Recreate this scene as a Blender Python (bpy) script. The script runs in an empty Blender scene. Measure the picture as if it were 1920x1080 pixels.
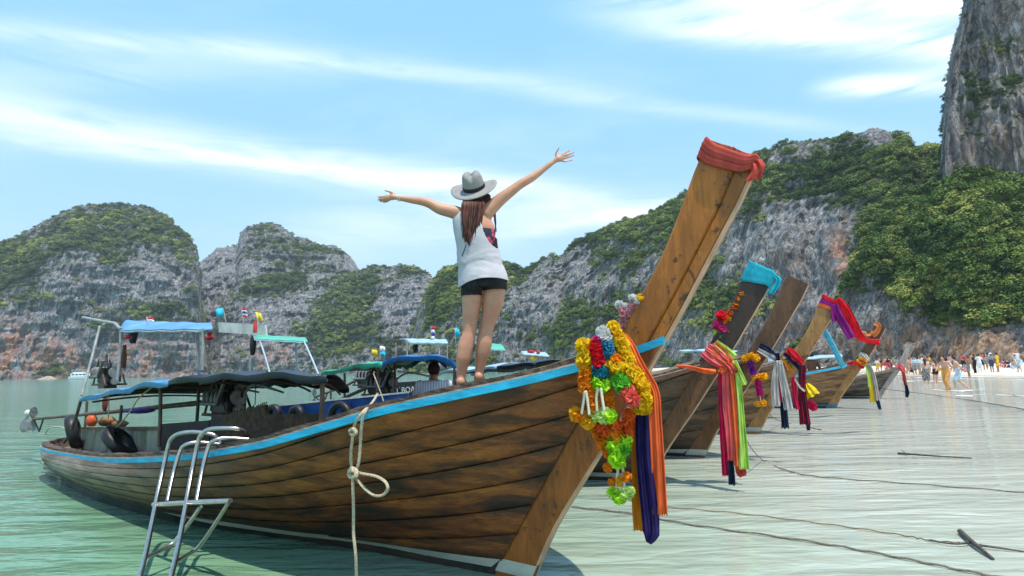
import bpy, bmesh, math, random
import numpy as np
from mathutils import Vector, Matrix
random.seed(7); RNG = np.random.default_rng(7)
SC = bpy.context.scene
COL = SC.collection
# ------------------------------------------------------------------ camera
F = 1150.0; H = 1.35; TH = math.atan(151/F); RO = math.atan(33/1770)
R0 = np.array([1., 0, 0]); U0 = np.array([0, -math.sin(TH), math.cos(TH)]); FW = np.array([0, math.cos(TH), math.sin(TH)])
CX = math.cos(RO)*R0-math.sin(RO)*U0; CY = math.sin(RO)*R0+math.cos(RO)*U0
CAMP = np.array([0, 0, H])
cam = bpy.data.cameras.new('camera'); cam.lens = 36*F/1920; cam.sensor_width = 36; cam.clip_start = .05; cam.clip_end = 8000
camo = bpy.data.objects.new('camera', cam); COL.objects.link(camo)
camo.matrix_world = Matrix(((CX[0], CY[0], -FW[0], 0), (CX[1], CY[1], -FW[1], 0), (CX[2], CY[2], -FW[2], H), (0, 0, 0, 1)))
SC.camera = camo
# ------------------------------------------------------------------ light
SUN_EL, SUN_AZ = 73.0, 150.0          # elevation; azimuth clockwise from +Y (view direction)
sv = Vector((math.sin(math.radians(SUN_AZ))*math.cos(math.radians(SUN_EL)), math.cos(math.radians(SUN_AZ))*math.cos(math.radians(SUN_EL)), math.sin(math.radians(SUN_EL))))
sl = bpy.data.lights.new('sun', 'SUN'); sl.energy = 3.1; sl.angle = math.radians(.6); sl.color = (1, .92, .80)
so = bpy.data.objects.new('sun', sl); COL.objects.link(so); so.rotation_euler = sv.to_track_quat('Z', 'Y').to_euler(); so.location = (0, 0, 300)
SC.view_settings.view_transform = 'Standard'; SC.view_settings.look = 'None'; SC.view_settings.gamma = 1
SC.view_settings.use_curve_mapping = False; SC.view_settings.exposure = 0.78
SC.render.engine = 'CYCLES'; SC.cycles.max_bounces = 6; SC.cycles.transparent_max_bounces = 8
SC.cycles.sample_clamp_indirect = 4; SC.cycles.use_denoising = True; SC.cycles.caustics_reflective = False; SC.cycles.caustics_refractive = False

def ray(x, y): return CX*(x-960)/F+CY*(540-y)/F+FW
def at(x, y, Y):
    r = ray(x, y); return CAMP+r*(Y/r[1])
def ground(x, y, z=0.0):
    r = ray(x, y); return CAMP+r*((z-H)/r[2])
def project(p):
    p = np.asarray(p, float)-CAMP; f = p@FW
    return 960+F*(p@CX)/f, 540-F*(p@CY)/f

# ------------------------------------------------------------------ node helpers
class NT:
    def __init__(s, nt): s.nt = nt
    def n(s, typ, ins=None, **kw):
        nd = s.nt.nodes.new(typ)
        for k, v in kw.items(): setattr(nd, k, v)
        for k, v in (ins or {}).items():
            sk = nd.inputs[k]
            if isinstance(v, bpy.types.NodeSocket): s.nt.links.new(v, sk)
            else: sk.default_value = v
        return nd
    def math(s, op, a, b=0.0, clamp=False):
        return s.n('ShaderNodeMath', {0: a, 1: b}, operation=op, use_clamp=clamp).outputs[0]
    def mix(s, fac, a, b, blend='MIX'):
        nd = s.n('ShaderNodeMix', data_type='RGBA', blend_type=blend)
        for sk, v in ((nd.inputs['Factor'], fac), (nd.inputs[6], a), (nd.inputs[7], b)):
            if isinstance(v, bpy.types.NodeSocket): s.nt.links.new(v, sk)
            else: sk.default_value = v if not isinstance(v, tuple) else (tuple(v)+(1,))[:4]
        return nd.outputs[2]
    def noise(s, vec, scale, detail=4, rough=.55, dist=0.0):
        return s.n('ShaderNodeTexNoise', {'Vector': vec, 'Scale': scale, 'Detail': detail, 'Roughness': rough, 'Distortion': dist}).outputs['Fac']
    def ramp(s, fac, stops):
        nd = s.n('ShaderNodeValToRGB', {'Fac': fac}); cr = nd.color_ramp
        while len(cr.elements) < len(stops): cr.elements.new(.5)
        for e, (p, c) in zip(cr.elements, stops): e.position = p; e.color = (tuple(c)+(1,))[:4] if isinstance(c, tuple) else (c, c, c, 1)
        return nd.outputs['Color']
    def mapping(s, vec, scale=(1, 1, 1), loc=(0, 0, 0), rot=(0, 0, 0)):
        return s.n('ShaderNodeMapping', {'Vector': vec, 'Scale': scale, 'Location': loc, 'Rotation': rot}).outputs[0]
    def mrange(s, v, a, b, c=0.0, d=1.0, smooth=True):
        return s.n('ShaderNodeMapRange', {'Value': v, 'From Min': a, 'From Max': b, 'To Min': c, 'To Max': d}, interpolation_type='SMOOTHSTEP' if smooth else 'LINEAR').outputs[0]

def new_mat(name):
    m = bpy.data.materials.new(name); m.use_nodes = True
    t = NT(m.node_tree); b = m.node_tree.nodes['Principled BSDF']
    return m, t, b
def sethook(t, b, **kw):
    for k, v in kw.items():
        sk = b.inputs[k]
        if isinstance(v, bpy.types.NodeSocket): t.nt.links.new(v, sk)
        else: sk.default_value = (tuple(v)+(1,))[:4] if isinstance(v, tuple) and len(v) == 3 and sk.type == 'RGBA' else v
_mc = {}
def M(name, col, rough=.6, var=.25, scale=9.0, stretch=(1, 1, 1), metal=0.0, bump=0.0, dirt=None, dirt_amt=.45, dscale=3.0, spec=.4, sheen=0.0):
    """plain procedural material: base colour with two scales of variation, optional worn/dirty patches, bump"""
    if name in _mc: return _mc[name]
    m, t, b = new_mat(name)
    oc = t.n('ShaderNodeTexCoord').outputs['Object']; v = t.mapping(oc, stretch)
    n1 = t.noise(v, scale, 5, .6)
    lo = tuple(c*(1-var) for c in col); hi = tuple(min(1, c*(1+var)) for c in col)
    c = t.mix(t.mrange(n1, .3, .7), lo, hi)
    if dirt:
        n2 = t.noise(v, dscale, 6, .65)
        c = t.mix(t.mrange(n2, 1-dirt_amt-.08, 1-dirt_amt+.1), c, dirt)
    sethook(t, b, **{'Base Color': c, 'Roughness': rough, 'Metallic': metal, 'Specular IOR Level': spec})
    if sheen: sethook(t, b, **{'Sheen Weight': sheen})
    if bump:
        bn = t.n('ShaderNodeBump', {'Height': t.noise(v, scale*3, 4, .6), 'Strength': bump, 'Distance': .02})
        sethook(t, b, Normal=bn.outputs[0])
    _mc[name] = m; return m

# ------------------------------------------------------------------ world sky with cirrus
world = bpy.data.worlds.new('World'); SC.world = world; world.use_nodes = True
def build_world():
    t = NT(world.node_tree); nodes = world.node_tree.nodes
    bg = nodes['Background']
    sky = t.n('ShaderNodeTexSky', sky_type='NISHITA', sun_disc=False, sun_elevation=math.radians(SUN_EL), sun_rotation=math.radians(SUN_AZ), air_density=1.0, dust_density=1.2, ozone_density=2.0)
    d = t.n('ShaderNodeTexCoord').outputs['Generated']
    sep = t.n('ShaderNodeSeparateXYZ', {0: d})
    z = t.math('MAXIMUM', sep.outputs[2], 0.0); zz = t.math('ADD', z, .12)
    pl = t.n('ShaderNodeCombineXYZ', {0: t.math('DIVIDE', sep.outputs[0], zz), 1: t.math('DIVIDE', sep.outputs[1], zz), 2: 0.0}).outputs[0]
    def band(p1, p2, sg, amp, seed, e1=0, e2=0):
        n = np.cross(ray(*p1), ray(*p2)); n /= np.linalg.norm(n)
        dt = t.n('ShaderNodeVectorMath', {0: d, 1: tuple(n)}, operation='DOT_PRODUCT').outputs['Value']
        wob = t.noise(t.mapping(d, (1, 1, 1), (seed, 0, 0)), 2.2, 3, .5)
        dt = t.math('ADD', dt, t.math('MULTIPLY', t.math('SUBTRACT', wob, .5), sg*2.2))
        g = t.math('POWER', 2.718, t.math('MULTIPLY', t.math('POWER', t.math('DIVIDE', t.math('ABSOLUTE', dt), sg), 2.0), -1.0))
        a1 = ray(*p1); a2 = ray(*p2); ang = math.atan2((a2-a1)[2], (a2-a1)[0])
        st = t.noise(t.mapping(d, (3.2, 3.2, 24), (seed*3.1, 0, 0), (0, -ang*0.0, 0)), 1.6, 7, .62, .6)
        br = t.noise(t.mapping(d, (1, 1, 1), (seed*1.7, 2, 0)), 1.7, 3, .5)
        d1 = ray(*p1)/np.linalg.norm(ray(*p1)); d2 = ray(*p2)/np.linalg.norm(ray(*p2)); tg = (d2-d1)/np.linalg.norm(d2-d1)
        sp = t.n('ShaderNodeVectorMath', {0: d, 1: tuple(tg)}, operation='DOT_PRODUCT').outputs['Value']
        if e1: g = t.math('MULTIPLY', g, t.mrange(sp, float(d1@tg)-e1, float(d1@tg)+e1*.5))
        if e2: g = t.math('MULTIPLY', g, t.mrange(sp, float(d2@tg)+e2, float(d2@tg)-e2*.5))
        return t.math('MULTIPLY', t.math('MULTIPLY', g, t.mrange(st, .2, .62)), t.math('MULTIPLY', t.mrange(br, .25, .55, .45, 1.0), amp))
    cl = None
    for a in (((0, 228), (1260, 395), .027, .62, 1.0, 0, .12), ((100, 268), (1000, 350), .012, .40, 6.0, .1, .2), ((0, 50), (950, 150), .014, .34, 2.0, 0, .25), ((-200, 120), (600, 120), .03, .2, 3.0, 0, .3), ((1050, 175), (1560, 235), .012, .22, 7.7, .2, .2),
              ((1250, -50), (1900, 10), .045, 1.2, 4.0, .2, 0), ((1590, 160), (1790, 145), .014, .9, 5.0, .07, 0), ((1250, 40), (1780, 100), .020, .7, 5.5, .2, 0), ((1000, 425), (1260, 385), .014, .55, 8.0, .1, .1), ((600, 440), (1000, 415), .05, .35, 9.0, .2, .2)):
        v = band(*a); cl = v if cl is None else t.math('ADD', cl, v)
    # thin veil everywhere, broken up, so the sky outside the frame goes on in the same way
    veil = t.mrange(t.noise(t.mapping(pl, (.7, 1.6, 1), (3, 1, 0), (0, 0, .5)), .9, 7, .6, .4), .5, .8, 0, .16)
    cl = t.math('ADD', cl, veil)
    hz = t.math('POWER', 2.718, t.math('MULTIPLY', z, -5.6))
    base = t.n('ShaderNodeHueSaturation', {'Color': sky.outputs[0], 'Saturation': 1.02, 'Value': 1.0}).outputs[0]
    base = t.mix(.78, base, (1.25, 3.35, 5.6))
    base = t.mix(t.math('MULTIPLY', hz, .80), base, (4.9, 5.7, 6.1))
    col = t.mix(t.math('MINIMUM', cl, .93), base, (6.6, 6.85, 7.1))
    world.node_tree.links.new(col, bg.inputs[0]); bg.inputs[1].default_value = .13
build_world()

# ------------------------------------------------------------------ mesh helpers
def empty(name, loc=(0, 0, 0), rotz=0.0, parent=None):
    o = bpy.data.objects.new(name, None); o.empty_display_size = .2
    o.location = loc; o.rotation_euler = (0, 0, rotz); COL.objects.link(o)
    if parent: o.parent = parent
    return o
def tag(o, label=None, cat=None, group=None, kind=None):
    if label: o['label'] = label
    if cat: o['category'] = cat
    if group: o['group'] = group
    if kind: o['kind'] = kind
    return o
class MB:
    """collects verts and faces of ONE mesh"""
    def __init__(s): s.v = []; s.f = []; s.mi = []; s.cur = 0
    def add(s, verts, faces):
        o = len(s.v); s.v.extend([tuple(map(float, p)) for p in verts]); s.f.extend([tuple(i+o for i in f) for f in faces]); s.mi.extend([s.cur]*len(faces)); return s
    def box(s, c, size, rot=None):
        hx, hy, hz = [k/2 for k in size]
        P = np.array([[x, y, z] for x in (-hx, hx) for y in (-hy, hy) for z in (-hz, hz)])
        if rot is not None: P = P@np.array(rot).T
        P = P+np.array(c)
        return s.add(P, [(0, 1, 3, 2), (4, 6, 7, 5), (0, 4, 5, 1), (2, 3, 7, 6), (0, 2, 6, 4), (1, 5, 7, 3)])
    def beam(s, a, b, w, h=None, up=(0, 0, 1)):
        a = np.array(a, float); b = np.array(b, float); d = b-a; L = np.linalg.norm(d); d /= L
        u = np.array(up, float); r = np.cross(d, u)
        if np.linalg.norm(r) < 1e-4: r = np.cross(d, [1, 0, 0])
        r /= np.linalg.norm(r); u = np.cross(r, d)
        return s.box((a+b)/2, (L, w, h or w), np.stack([d, r, u], 1))
    def loft(s, secs, closed=True, caps=True):
        secs = [np.asarray(q, float) for q in secs]; n = len(secs); m = len(secs[0]); V = np.concatenate(secs); fs = []
        mm = m if closed else m-1
        for i in range(n-1):
            for j in range(mm):
                k = (j+1) % m; fs.append((i*m+j, i*m+k, (i+1)*m+k, (i+1)*m+j))
        if caps and closed: fs.append(tuple(range(m-1, -1, -1))); fs.append(tuple((n-1)*m+j for j in range(m)))
        return s.add(V, fs)
    def tube(s, pts, r, seg=8, caps=True, flat=1.0):
        pts = [np.array(p, float) for p in pts]; n = len(pts)
        rs = r if hasattr(r, '__len__') else [r]*n
        T = []
        for i in range(n):
            d = pts[min(i+1, n-1)]-pts[max(i-1, 0)]; T.append(d/(np.linalg.norm(d)+1e-9))
        a = np.array([0, 0, 1.]) if abs(T[0][2]) < .9 else np.array([1., 0, 0])
        N = np.cross(T[0], a); N /= np.linalg.norm(N); secs = []
        for i in range(n):
            N = N-T[i]*(N@T[i]); N /= np.linalg.norm(N)+1e-9; B = np.cross(T[i], N)
            an = np.linspace(0, 2*math.pi, seg, endpoint=False)
            secs.append(pts[i]+rs[i]*(np.cos(an)[:, None]*N+flat*np.sin(an)[:, None]*B))
        return s.loft(secs, True, caps)
    def ell(s, c, r, nu=10, nv=7, rot=None):
        """ellipsoid"""
        P = [];
        for i in range(nv+1):
            th = math.pi*i/nv
            for j in range(nu):
                ph = 2*math.pi*j/nu; P.append((r[0]*math.sin(th)*math.cos(ph), r[1]*math.sin(th)*math.sin(ph), r[2]*math.cos(th)))
        P = np.array(P)
        if rot is not None: P = P@np.array(rot).T
        P = P+np.array(c); fs = []
        for i in range(nv):
            for j in range(nu):
                k = (j+1) % nu; fs.append((i*nu+j, (i+1)*nu+j, (i+1)*nu+k, i*nu+k))
        return s.add(P, fs)
    def lathe(s, prof, seg=20, c=(0, 0, 0), rot=None):
        secs = []
        for (r, z) in prof:
            an = np.linspace(0, 2*math.pi, seg, endpoint=False)
            P = np.stack([r*np.cos(an), r*np.sin(an), np.full(seg, z)], 1)
            if rot is not None: P = P@np.array(rot).T
            secs.append(P+np.array(c))
        return s.loft(secs, True, False)
    def grid(s, P):
        """P[n][m][3] open sheet"""
        return s.loft(list(P), False, False)
    def build(s, name, m, parent=None, smooth=False, recentre=False, weld=False, solid=0.0):
        me = bpy.data.meshes.new(name); V = np.array(s.v, float); off = np.zeros(3)
        if recentre:
            off = np.array([(V[:, 0].min()+V[:, 0].max())/2, (V[:, 1].min()+V[:, 1].max())/2, V[:, 2].min()]); V = V-off
        me.from_pydata(V.tolist(), [], s.f)
        ms = m if isinstance(m, (list, tuple)) else [m]
        for q in ms: me.materials.append(q)
        if len(ms) > 1: me.polygons.foreach_set('material_index', s.mi)
        bm = bmesh.new(); bm.from_mesh(me)
        if weld: bmesh.ops.remove_doubles(bm, verts=bm.verts, dist=1e-4)
        bmesh.ops.recalc_face_normals(bm, faces=bm.faces)
        if smooth:
            for f in bm.faces: f.smooth = True
            for e in bm.edges:
                if len(e.link_faces) == 2 and e.calc_face_angle(0) > 1.0: e.smooth = False
        bm.to_mesh(me); bm.free()
        o = bpy.data.objects.new(name, me); COL.objects.link(o); o.location = tuple(off)
        if parent is not None: o.parent = parent
        if solid:
            md = o.modifiers.new('Solidify', 'SOLIDIFY'); md.thickness = solid; md.offset = 0
        return o
def np_mesh(name, V, Fq, mats, attrs=None, smooth=True, mat_idx=None):
    """fast quad mesh"""
    me = bpy.data.meshes.new(name); n = len(V); nf = len(Fq)
    me.vertices.add(n); me.vertices.foreach_set('co', np.asarray(V, np.float32).ravel())
    k = Fq.shape[1]
    me.loops.add(nf*k); me.loops.foreach_set('vertex_index', Fq.ravel().astype(np.int32))
    me.polygons.add(nf); me.polygons.foreach_set('loop_start', np.arange(0, nf*k, k, dtype=np.int32))
    me.polygons.foreach_set('use_smooth', np.full(nf, smooth))
    for q in mats: me.materials.append(q)
    if mat_idx is not None: me.polygons.foreach_set('material_index', mat_idx.astype(np.int32))
    for an, av in (attrs or {}).items():
        av = np.asarray(av, np.float32)
        if av.ndim == 1:
            a = me.attributes.new(an, 'FLOAT', 'POINT'); a.data.foreach_set('value', av)
        else:
            a = me.attributes.new(an, 'FLOAT_COLOR', 'POINT'); a.data.foreach_set('color', np.concatenate([av, np.ones((len(av), 1))], 1).astype(np.float32).ravel())
    me.update(calc_edges=True); me.validate()
    o = bpy.data.objects.new(name, me); COL.objects.link(o); return o
# numpy noise
def _hash(ix, iy, iz, seed):
    h = (ix.astype(np.int64)*374761393+iy.astype(np.int64)*668265263+iz.astype(np.int64)*2147483647+seed*974711) & 0xFFFFFFFF
    h = ((h ^ (h >> 13))*1274126177) & 0xFFFFFFFF
    return ((h ^ (h >> 16)) & 0xFFFFFF)/float(0xFFFFFF)
def vnoise(P, seed=0):
    fl = np.floor(P); f = P-fl; f = f*f*f*(f*(f*6-15)+10); i = fl.astype(np.int64); r = 0
    for dx in (0, 1):
        for dy in (0, 1):
            for dz in (0, 1):
                w = (f[:, 0] if dx else 1-f[:, 0])*(f[:, 1] if dy else 1-f[:, 1])*(f[:, 2] if dz else 1-f[:, 2])
                r = r+w*_hash(i[:, 0]+dx, i[:, 1]+dy, i[:, 2]+dz, seed)
    return r
def fbm(P, oct=4, seed=0, gain=.5):
    a = 1.0; s = 0; t = 0
    for k in range(oct):
        s = s+a*vnoise(P*(2.03**k)+k*17.3, seed+k); t += a; a *= gain
    return s/t
def ridged(P, oct=3, seed=0):
    a = 1.0; s = 0; t = 0
    for k in range(oct):
        s = s+a*(1-np.abs(2*vnoise(P*(2.07**k)+k*9.1, seed+k)-1)); t += a; a *= .5
    return s/t
def interp(x, pts):
    """smooth (Catmull-Rom-like, monotone x) interpolation through pts"""
    xs = np.array([p[0] for p in pts], float); ys = np.array([p[1] for p in pts], float)
    x = np.clip(np.asarray(x, float), xs[0], xs[-1]); h = np.diff(xs); dl = np.diff(ys)/h
    m = np.zeros(len(xs)); m[0] = dl[0]; m[-1] = dl[-1]
    for i in range(1, len(xs)-1):
        m[i] = 0 if dl[i-1]*dl[i] <= 0 else 2*dl[i-1]*dl[i]/(dl[i-1]+dl[i])
    i = np.clip(np.searchsorted(xs, x)-1, 0, len(h)-1); t = (x-xs[i])/h[i]
    return (2*t**3-3*t**2+1)*ys[i]+(t**3-2*t**2+t)*h[i]*m[i]+(-2*t**3+3*t**2)*ys[i+1]+(t**3-t**2)*h[i]*m[i+1]
def spline3(P, n=40):
    P = np.array(P, float); t = np.arange(len(P)); tt = np.linspace(0, len(P)-1, n)
    i = np.clip(tt.astype(int), 0, len(P)-2); f = (tt-i)[:, None]
    p0 = P[np.clip(i-1, 0, None)]; p1 = P[i]; p2 = P[i+1]; p3 = P[np.clip(i+2, None, len(P)-1)]
    return .5*((2*p1)+(-p0+p2)*f+(2*p0-5*p1+4*p2-p3)*f**2+(-p0+3*p1-3*p2+p3)*f**3)
# ================================================================== SETTING: water, sand, hills
def water_mat():
    m, t, b = new_mat('shallow_sea_water')
    geo = t.n('ShaderNodeNewGeometry').outputs['Position']
    sx = t.n('ShaderNodeSeparateXYZ', {0: geo})
    # milky shoal: the bottom rises towards the beach (+X), deeper green to the left and out in the bay
    wob = t.noise(t.mapping(geo, (.35, .35, 1)), 1.0, 3)
    shoal = t.math('ADD', sx.outputs[0], t.math('MULTIPLY', t.math('SUBTRACT', wob, .5), 3.0))
    k = t.ramp(t.mrange(shoal, -7.5, 12.0, smooth=False), [(0, (.115, .255, .155)), (.28, (.15, .285, .175)), (.42, (.30, .37, .285)), (.58, (.465, .48, .41)), (1, (.55, .545, .48))])
    far = t.mrange(sx.outputs[1], 14, 90)
    k = t.mix(t.math('MULTIPLY', far, t.mrange(shoal, 30, -4)), k, (.19, .36, .30))
    # sandy ripples seen through the shallow part
    rp = t.noise(t.mapping(geo, (.22, 1.3, 1), (0, 0, 0), (0, 0, -.12)), 1.1, 5, .55, .6)
    k = t.mix(t.math('MULTIPLY', t.mrange(rp, .42, .66), .30), k, t.mix(.55, k, (.10, .13, .095)))
    n1 = t.noise(t.mapping(geo, (.55, 1.9, 1), (0, 0, 0), (0, 0, .10)), 1.5, 3, .5, .4)
    n2 = t.noise(t.mapping(geo, (1.2, 3.4, 1), (5, 0, 0), (0, 0, -.2)), 2.6, 3, .5, .5)
    n3 = t.noise(t.mapping(geo, (.06, .22, 1)), 1.6, 3)
    hgt = t.math('ADD', t.math('ADD', t.math('MULTIPLY', n1, 1.0), t.math('MULTIPLY', n2, .24)), t.math('MULTIPLY', n3, 1.5))
    bn = t.n('ShaderNodeBump', {'Height': hgt, 'Strength': 1.0, 'Distance': t.math('MULTIPLY', t.mrange(sx.outputs[0], -4, 4, 1.0, .5), .085)})
    sethook(t, b, **{'Base Color': k, 'Roughness': .07, 'IOR': 1.33, 'Specular IOR Level': .5, 'Normal': bn.outputs[0]})
    return m
def build_water():
    mb = MB(); ys = np.concatenate([np.linspace(-40, 60, 26), np.linspace(80, 3500, 20)]); xs = np.concatenate([np.linspace(-2500, -60, 12), np.linspace(-40, 60, 26), np.linspace(80, 2500, 12)])
    mb.grid([[(x, y, 0) for x in xs] for y in ys])
    tag(mb.build('sea_water', water_mat()), 'calm milky green bay water, paler over the shallow sand', kind='structure')
build_water()

def sand_mat():
    m, t, b = new_mat('white_beach_sand')
    g = t.n('ShaderNodeNewGeometry').outputs['Position']; z = t.n('ShaderNodeSeparateXYZ', {0: g}).outputs[2]
    n = t.noise(t.mapping(g, (1, 1, 1)), 1.4, 6, .65)
    c = t.mix(t.mrange(n, .3, .7), (.60, .53, .43), (.72, .66, .56))
    c = t.mix(t.mrange(t.math('ADD', z, t.math('MULTIPLY', n, .12)), .06, .28), (.42, .36, .26), c)
    bn = t.n('ShaderNodeBump', {'Height': n, 'Strength': .6, 'Distance': .12})
    sethook(t, b, **{'Base Color': c, 'Roughness': .85, 'Normal': bn.outputs[0]}); return m
SHORE = [(-20, 60), (10, 44), (30, 38.5), (46, 37.0), (60, 38.2), (82, 46), (100, 52), (125, 50), (160, 40), (200, 30)]   # Y -> X of the waterline
def sand_h(X, Y):
    d = X-interp(Y, SHORE)
    return np.where(d < 0, d*.06, 1.6*(1-np.exp(-np.clip(d, 0, None)/34.0)))
def build_sand():
    ys = np.linspace(-20, 200, 130); us = np.concatenate([np.linspace(-6, 20, 50), np.linspace(22, 160, 30)])
    Y, Uu = np.meshgrid(ys, us, indexing='ij'); X = Uu+interp(Y, SHORE)
    Z = sand_h(X, Y)+(fbm(np.stack([X.ravel()*.5, Y.ravel()*.5, 0*X.ravel()], 1), 4, 5).reshape(X.shape)-.5)*.18
    V = np.stack([X, Y, Z], -1).reshape(-1, 3); n, k = X.shape
    i = np.arange(n*k).reshape(n, k); Fq = np.stack([i[:-1, :-1], i[1:, :-1], i[1:, 1:], i[:-1, 1:]], -1).reshape(-1, 4)
    tag(np_mesh('beach_sand', V, Fq, [sand_mat()]), 'white sand beach under the right hand cliffs', kind='structure')
build_sand()

def rock_mat(name, grey, warm, green, fs, orange=.5):
    m, t, b = new_mat(name)
    g = t.n('ShaderNodeNewGeometry').outputs['Position']
    wv = t.n('ShaderNodeVectorMath', {0: g, 1: t.n('ShaderNodeVectorMath', {0: t.n('ShaderNodeTexNoise', {'Vector': g, 'Scale': .25*fs, 'Detail': 3.0}).outputs['Color'], 1: (3/fs, 3/fs, 3/fs)}, operation='MULTIPLY').outputs[0]}, operation='ADD').outputs[0]
    body = t.noise(t.mapping(wv, (1, 1, .38)), .30*fs, 10, .74)
    st = t.noise(t.mapping(wv, (1, 1, .07)), .62*fs, 8, .70)              # drip streaks
    big = t.noise(t.mapping(g, (1, 1, .5)), .055*fs, 4, .55)
    vor = t.n('ShaderNodeTexVoronoi', {'Vector': t.mapping(wv, (1, 1, .30)), 'Scale': .36*fs}, feature='DISTANCE_TO_EDGE').outputs['Distance']
    vo2 = t.n('ShaderNodeTexVoronoi', {'Vector': t.mapping(wv, (1, 1, .22)), 'Scale': 1.1*fs}, feature='DISTANCE_TO_EDGE').outputs['Distance']
    k = lambda f: tuple(min(1, x*f) for x in grey)
    c = t.ramp(body, [(.34, k(.30)), (.44, k(.72)), (.53, k(1.15)), (.66, k(1.85))])
    c = t.mix(t.math('MULTIPLY', t.mrange(st, .52, .60), t.mrange(big, .3, .6, .35, .8)), c, k(.32))
    c = t.mix(t.math('MULTIPLY', t.mrange(st, .44, .38), .35), c, k(2.1))
    c = t.mix(t.math('MULTIPLY', t.mrange(vor, .07, .0), .75), c, k(.20)); c = t.mix(t.math('MULTIPLY', t.mrange(vo2, .06, .0), .5), c, k(.25))
    at_st = t.n('ShaderNodeAttribute', attribute_name='stain').outputs['Fac']
    at_vg = t.n('ShaderNodeAttribute', attribute_name='veg').outputs['Fac']
    wc = t.mix(t.mrange(t.noise(t.mapping(wv, (1, 1, .16)), .5*fs, 7, .7), .38, .62), tuple(x*.75 for x in warm), tuple(min(1, x*2.1) for x in warm))
    c = t.mix(t.math('MULTIPLY', at_st, t.mrange(t.noise(t.mapping(wv, (1, 1, .25)), .2*fs, 6, .65), .42, .54)), c, wc)
    gr = t.mix(t.mrange(t.noise(g, .6*fs, 5, .6), .35, .68), tuple(x*.55 for x in green), tuple(x*1.35 for x in green))
    c = t.mix(t.math('MULTIPLY', at_vg, t.mrange(t.noise(g, .6*fs, 7, .7), .42, .52)), c, gr)
    hs = t.math('ADD', t.math('ADD', body, t.math('MULTIPLY', st, .6)), t.math('ADD', t.math('MULTIPLY', t.math('MINIMUM', vor, .22), 1.4), t.math('MULTIPLY', t.math('MINIMUM', vo2, .2), .5)))
    bn = t.n('ShaderNodeBump', {'Height': hs, 'Strength': 1.0, 'Distance': 2.2/fs})
    sethook(t, b, **{'Base Color': c, 'Roughness': .92, 'Specular IOR Level': .12, 'Normal': bn.outputs[0]}); return m
def leaf_mat(name, dark, light, yellow):
    m, t, b = new_mat(name)
    a = t.n('ShaderNodeAttribute', attribute_name='hue', attribute_type='INSTANCER').outputs['Fac']
    c = t.ramp(a, [(0, dark), (.3, tuple(a*.4+b2*.6 for a, b2 in zip(light, dark))), (.68, light), (1, yellow)])
    sethook(t, b, **{'Base Color': c, 'Roughness': .75, 'Specular IOR Level': .2}); return m

def ellmask(px, py, ells):
    """sum of soft ellipses (cx,cy,rx,ry,weight) over picture-mapped places of the hillside"""
    s = np.zeros_like(px)
    for cx, cy, rx, ry, w in ells: s += w*np.exp(-(((px-cx)/rx)**2+((py-cy)/ry)**2)**1.5)
    return s
CROWNS = bpy.data.collections.new('crown_shapes')
def crown_shape(k, nq):
    """one crown: leaf-clump triangles gathered in sub-clumps, uneven outline with gaps"""
    rg = np.random.default_rng(500+k); ns = 8+k % 3
    sub = rg.normal(0, 1, (ns, 3)); sub /= np.linalg.norm(sub, axis=1, keepdims=True); sub[:, 2] = np.abs(sub[:, 2])*.75-.15; sub *= rg.uniform(.45, .72, (ns, 1)); sr = rg.uniform(.24, .42, ns)
    i = rg.integers(0, ns, nq); q = rg.normal(0, 1, (nq, 3)); q /= np.linalg.norm(q, axis=1, keepdims=True); q[:, 2] = np.where(q[:, 2] < -.35, -q[:, 2], q[:, 2])
    cen = sub[i]+q*sr[i][:, None]*(.75+.35*rg.random((nq, 1)))
    nr = q+rg.normal(0, .5, q.shape)+[0, 0, .4]; nr /= np.linalg.norm(nr, axis=1, keepdims=True); a = rg.normal(0, 1, q.shape); a -= nr*(a*nr).sum(1, keepdims=True); a /= np.linalg.norm(a, axis=1, keepdims=True); b = np.cross(nr, a)
    s = rg.uniform(.038, .088, (nq, 1)); V = np.stack([cen-a*s*1.3, cen+b*s*.8+a*s*.2, cen+a*s*1.3-b*s*.2, cen-b*s*.8], 1).reshape(-1, 3)
    o = np_mesh('leaf_crown', V, np.arange(len(V)).reshape(-1, 4), [], smooth=False); COL.objects.unlink(o); CROWNS.objects.link(o); return o
for k in range(7): crown_shape(k, 540)
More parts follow.
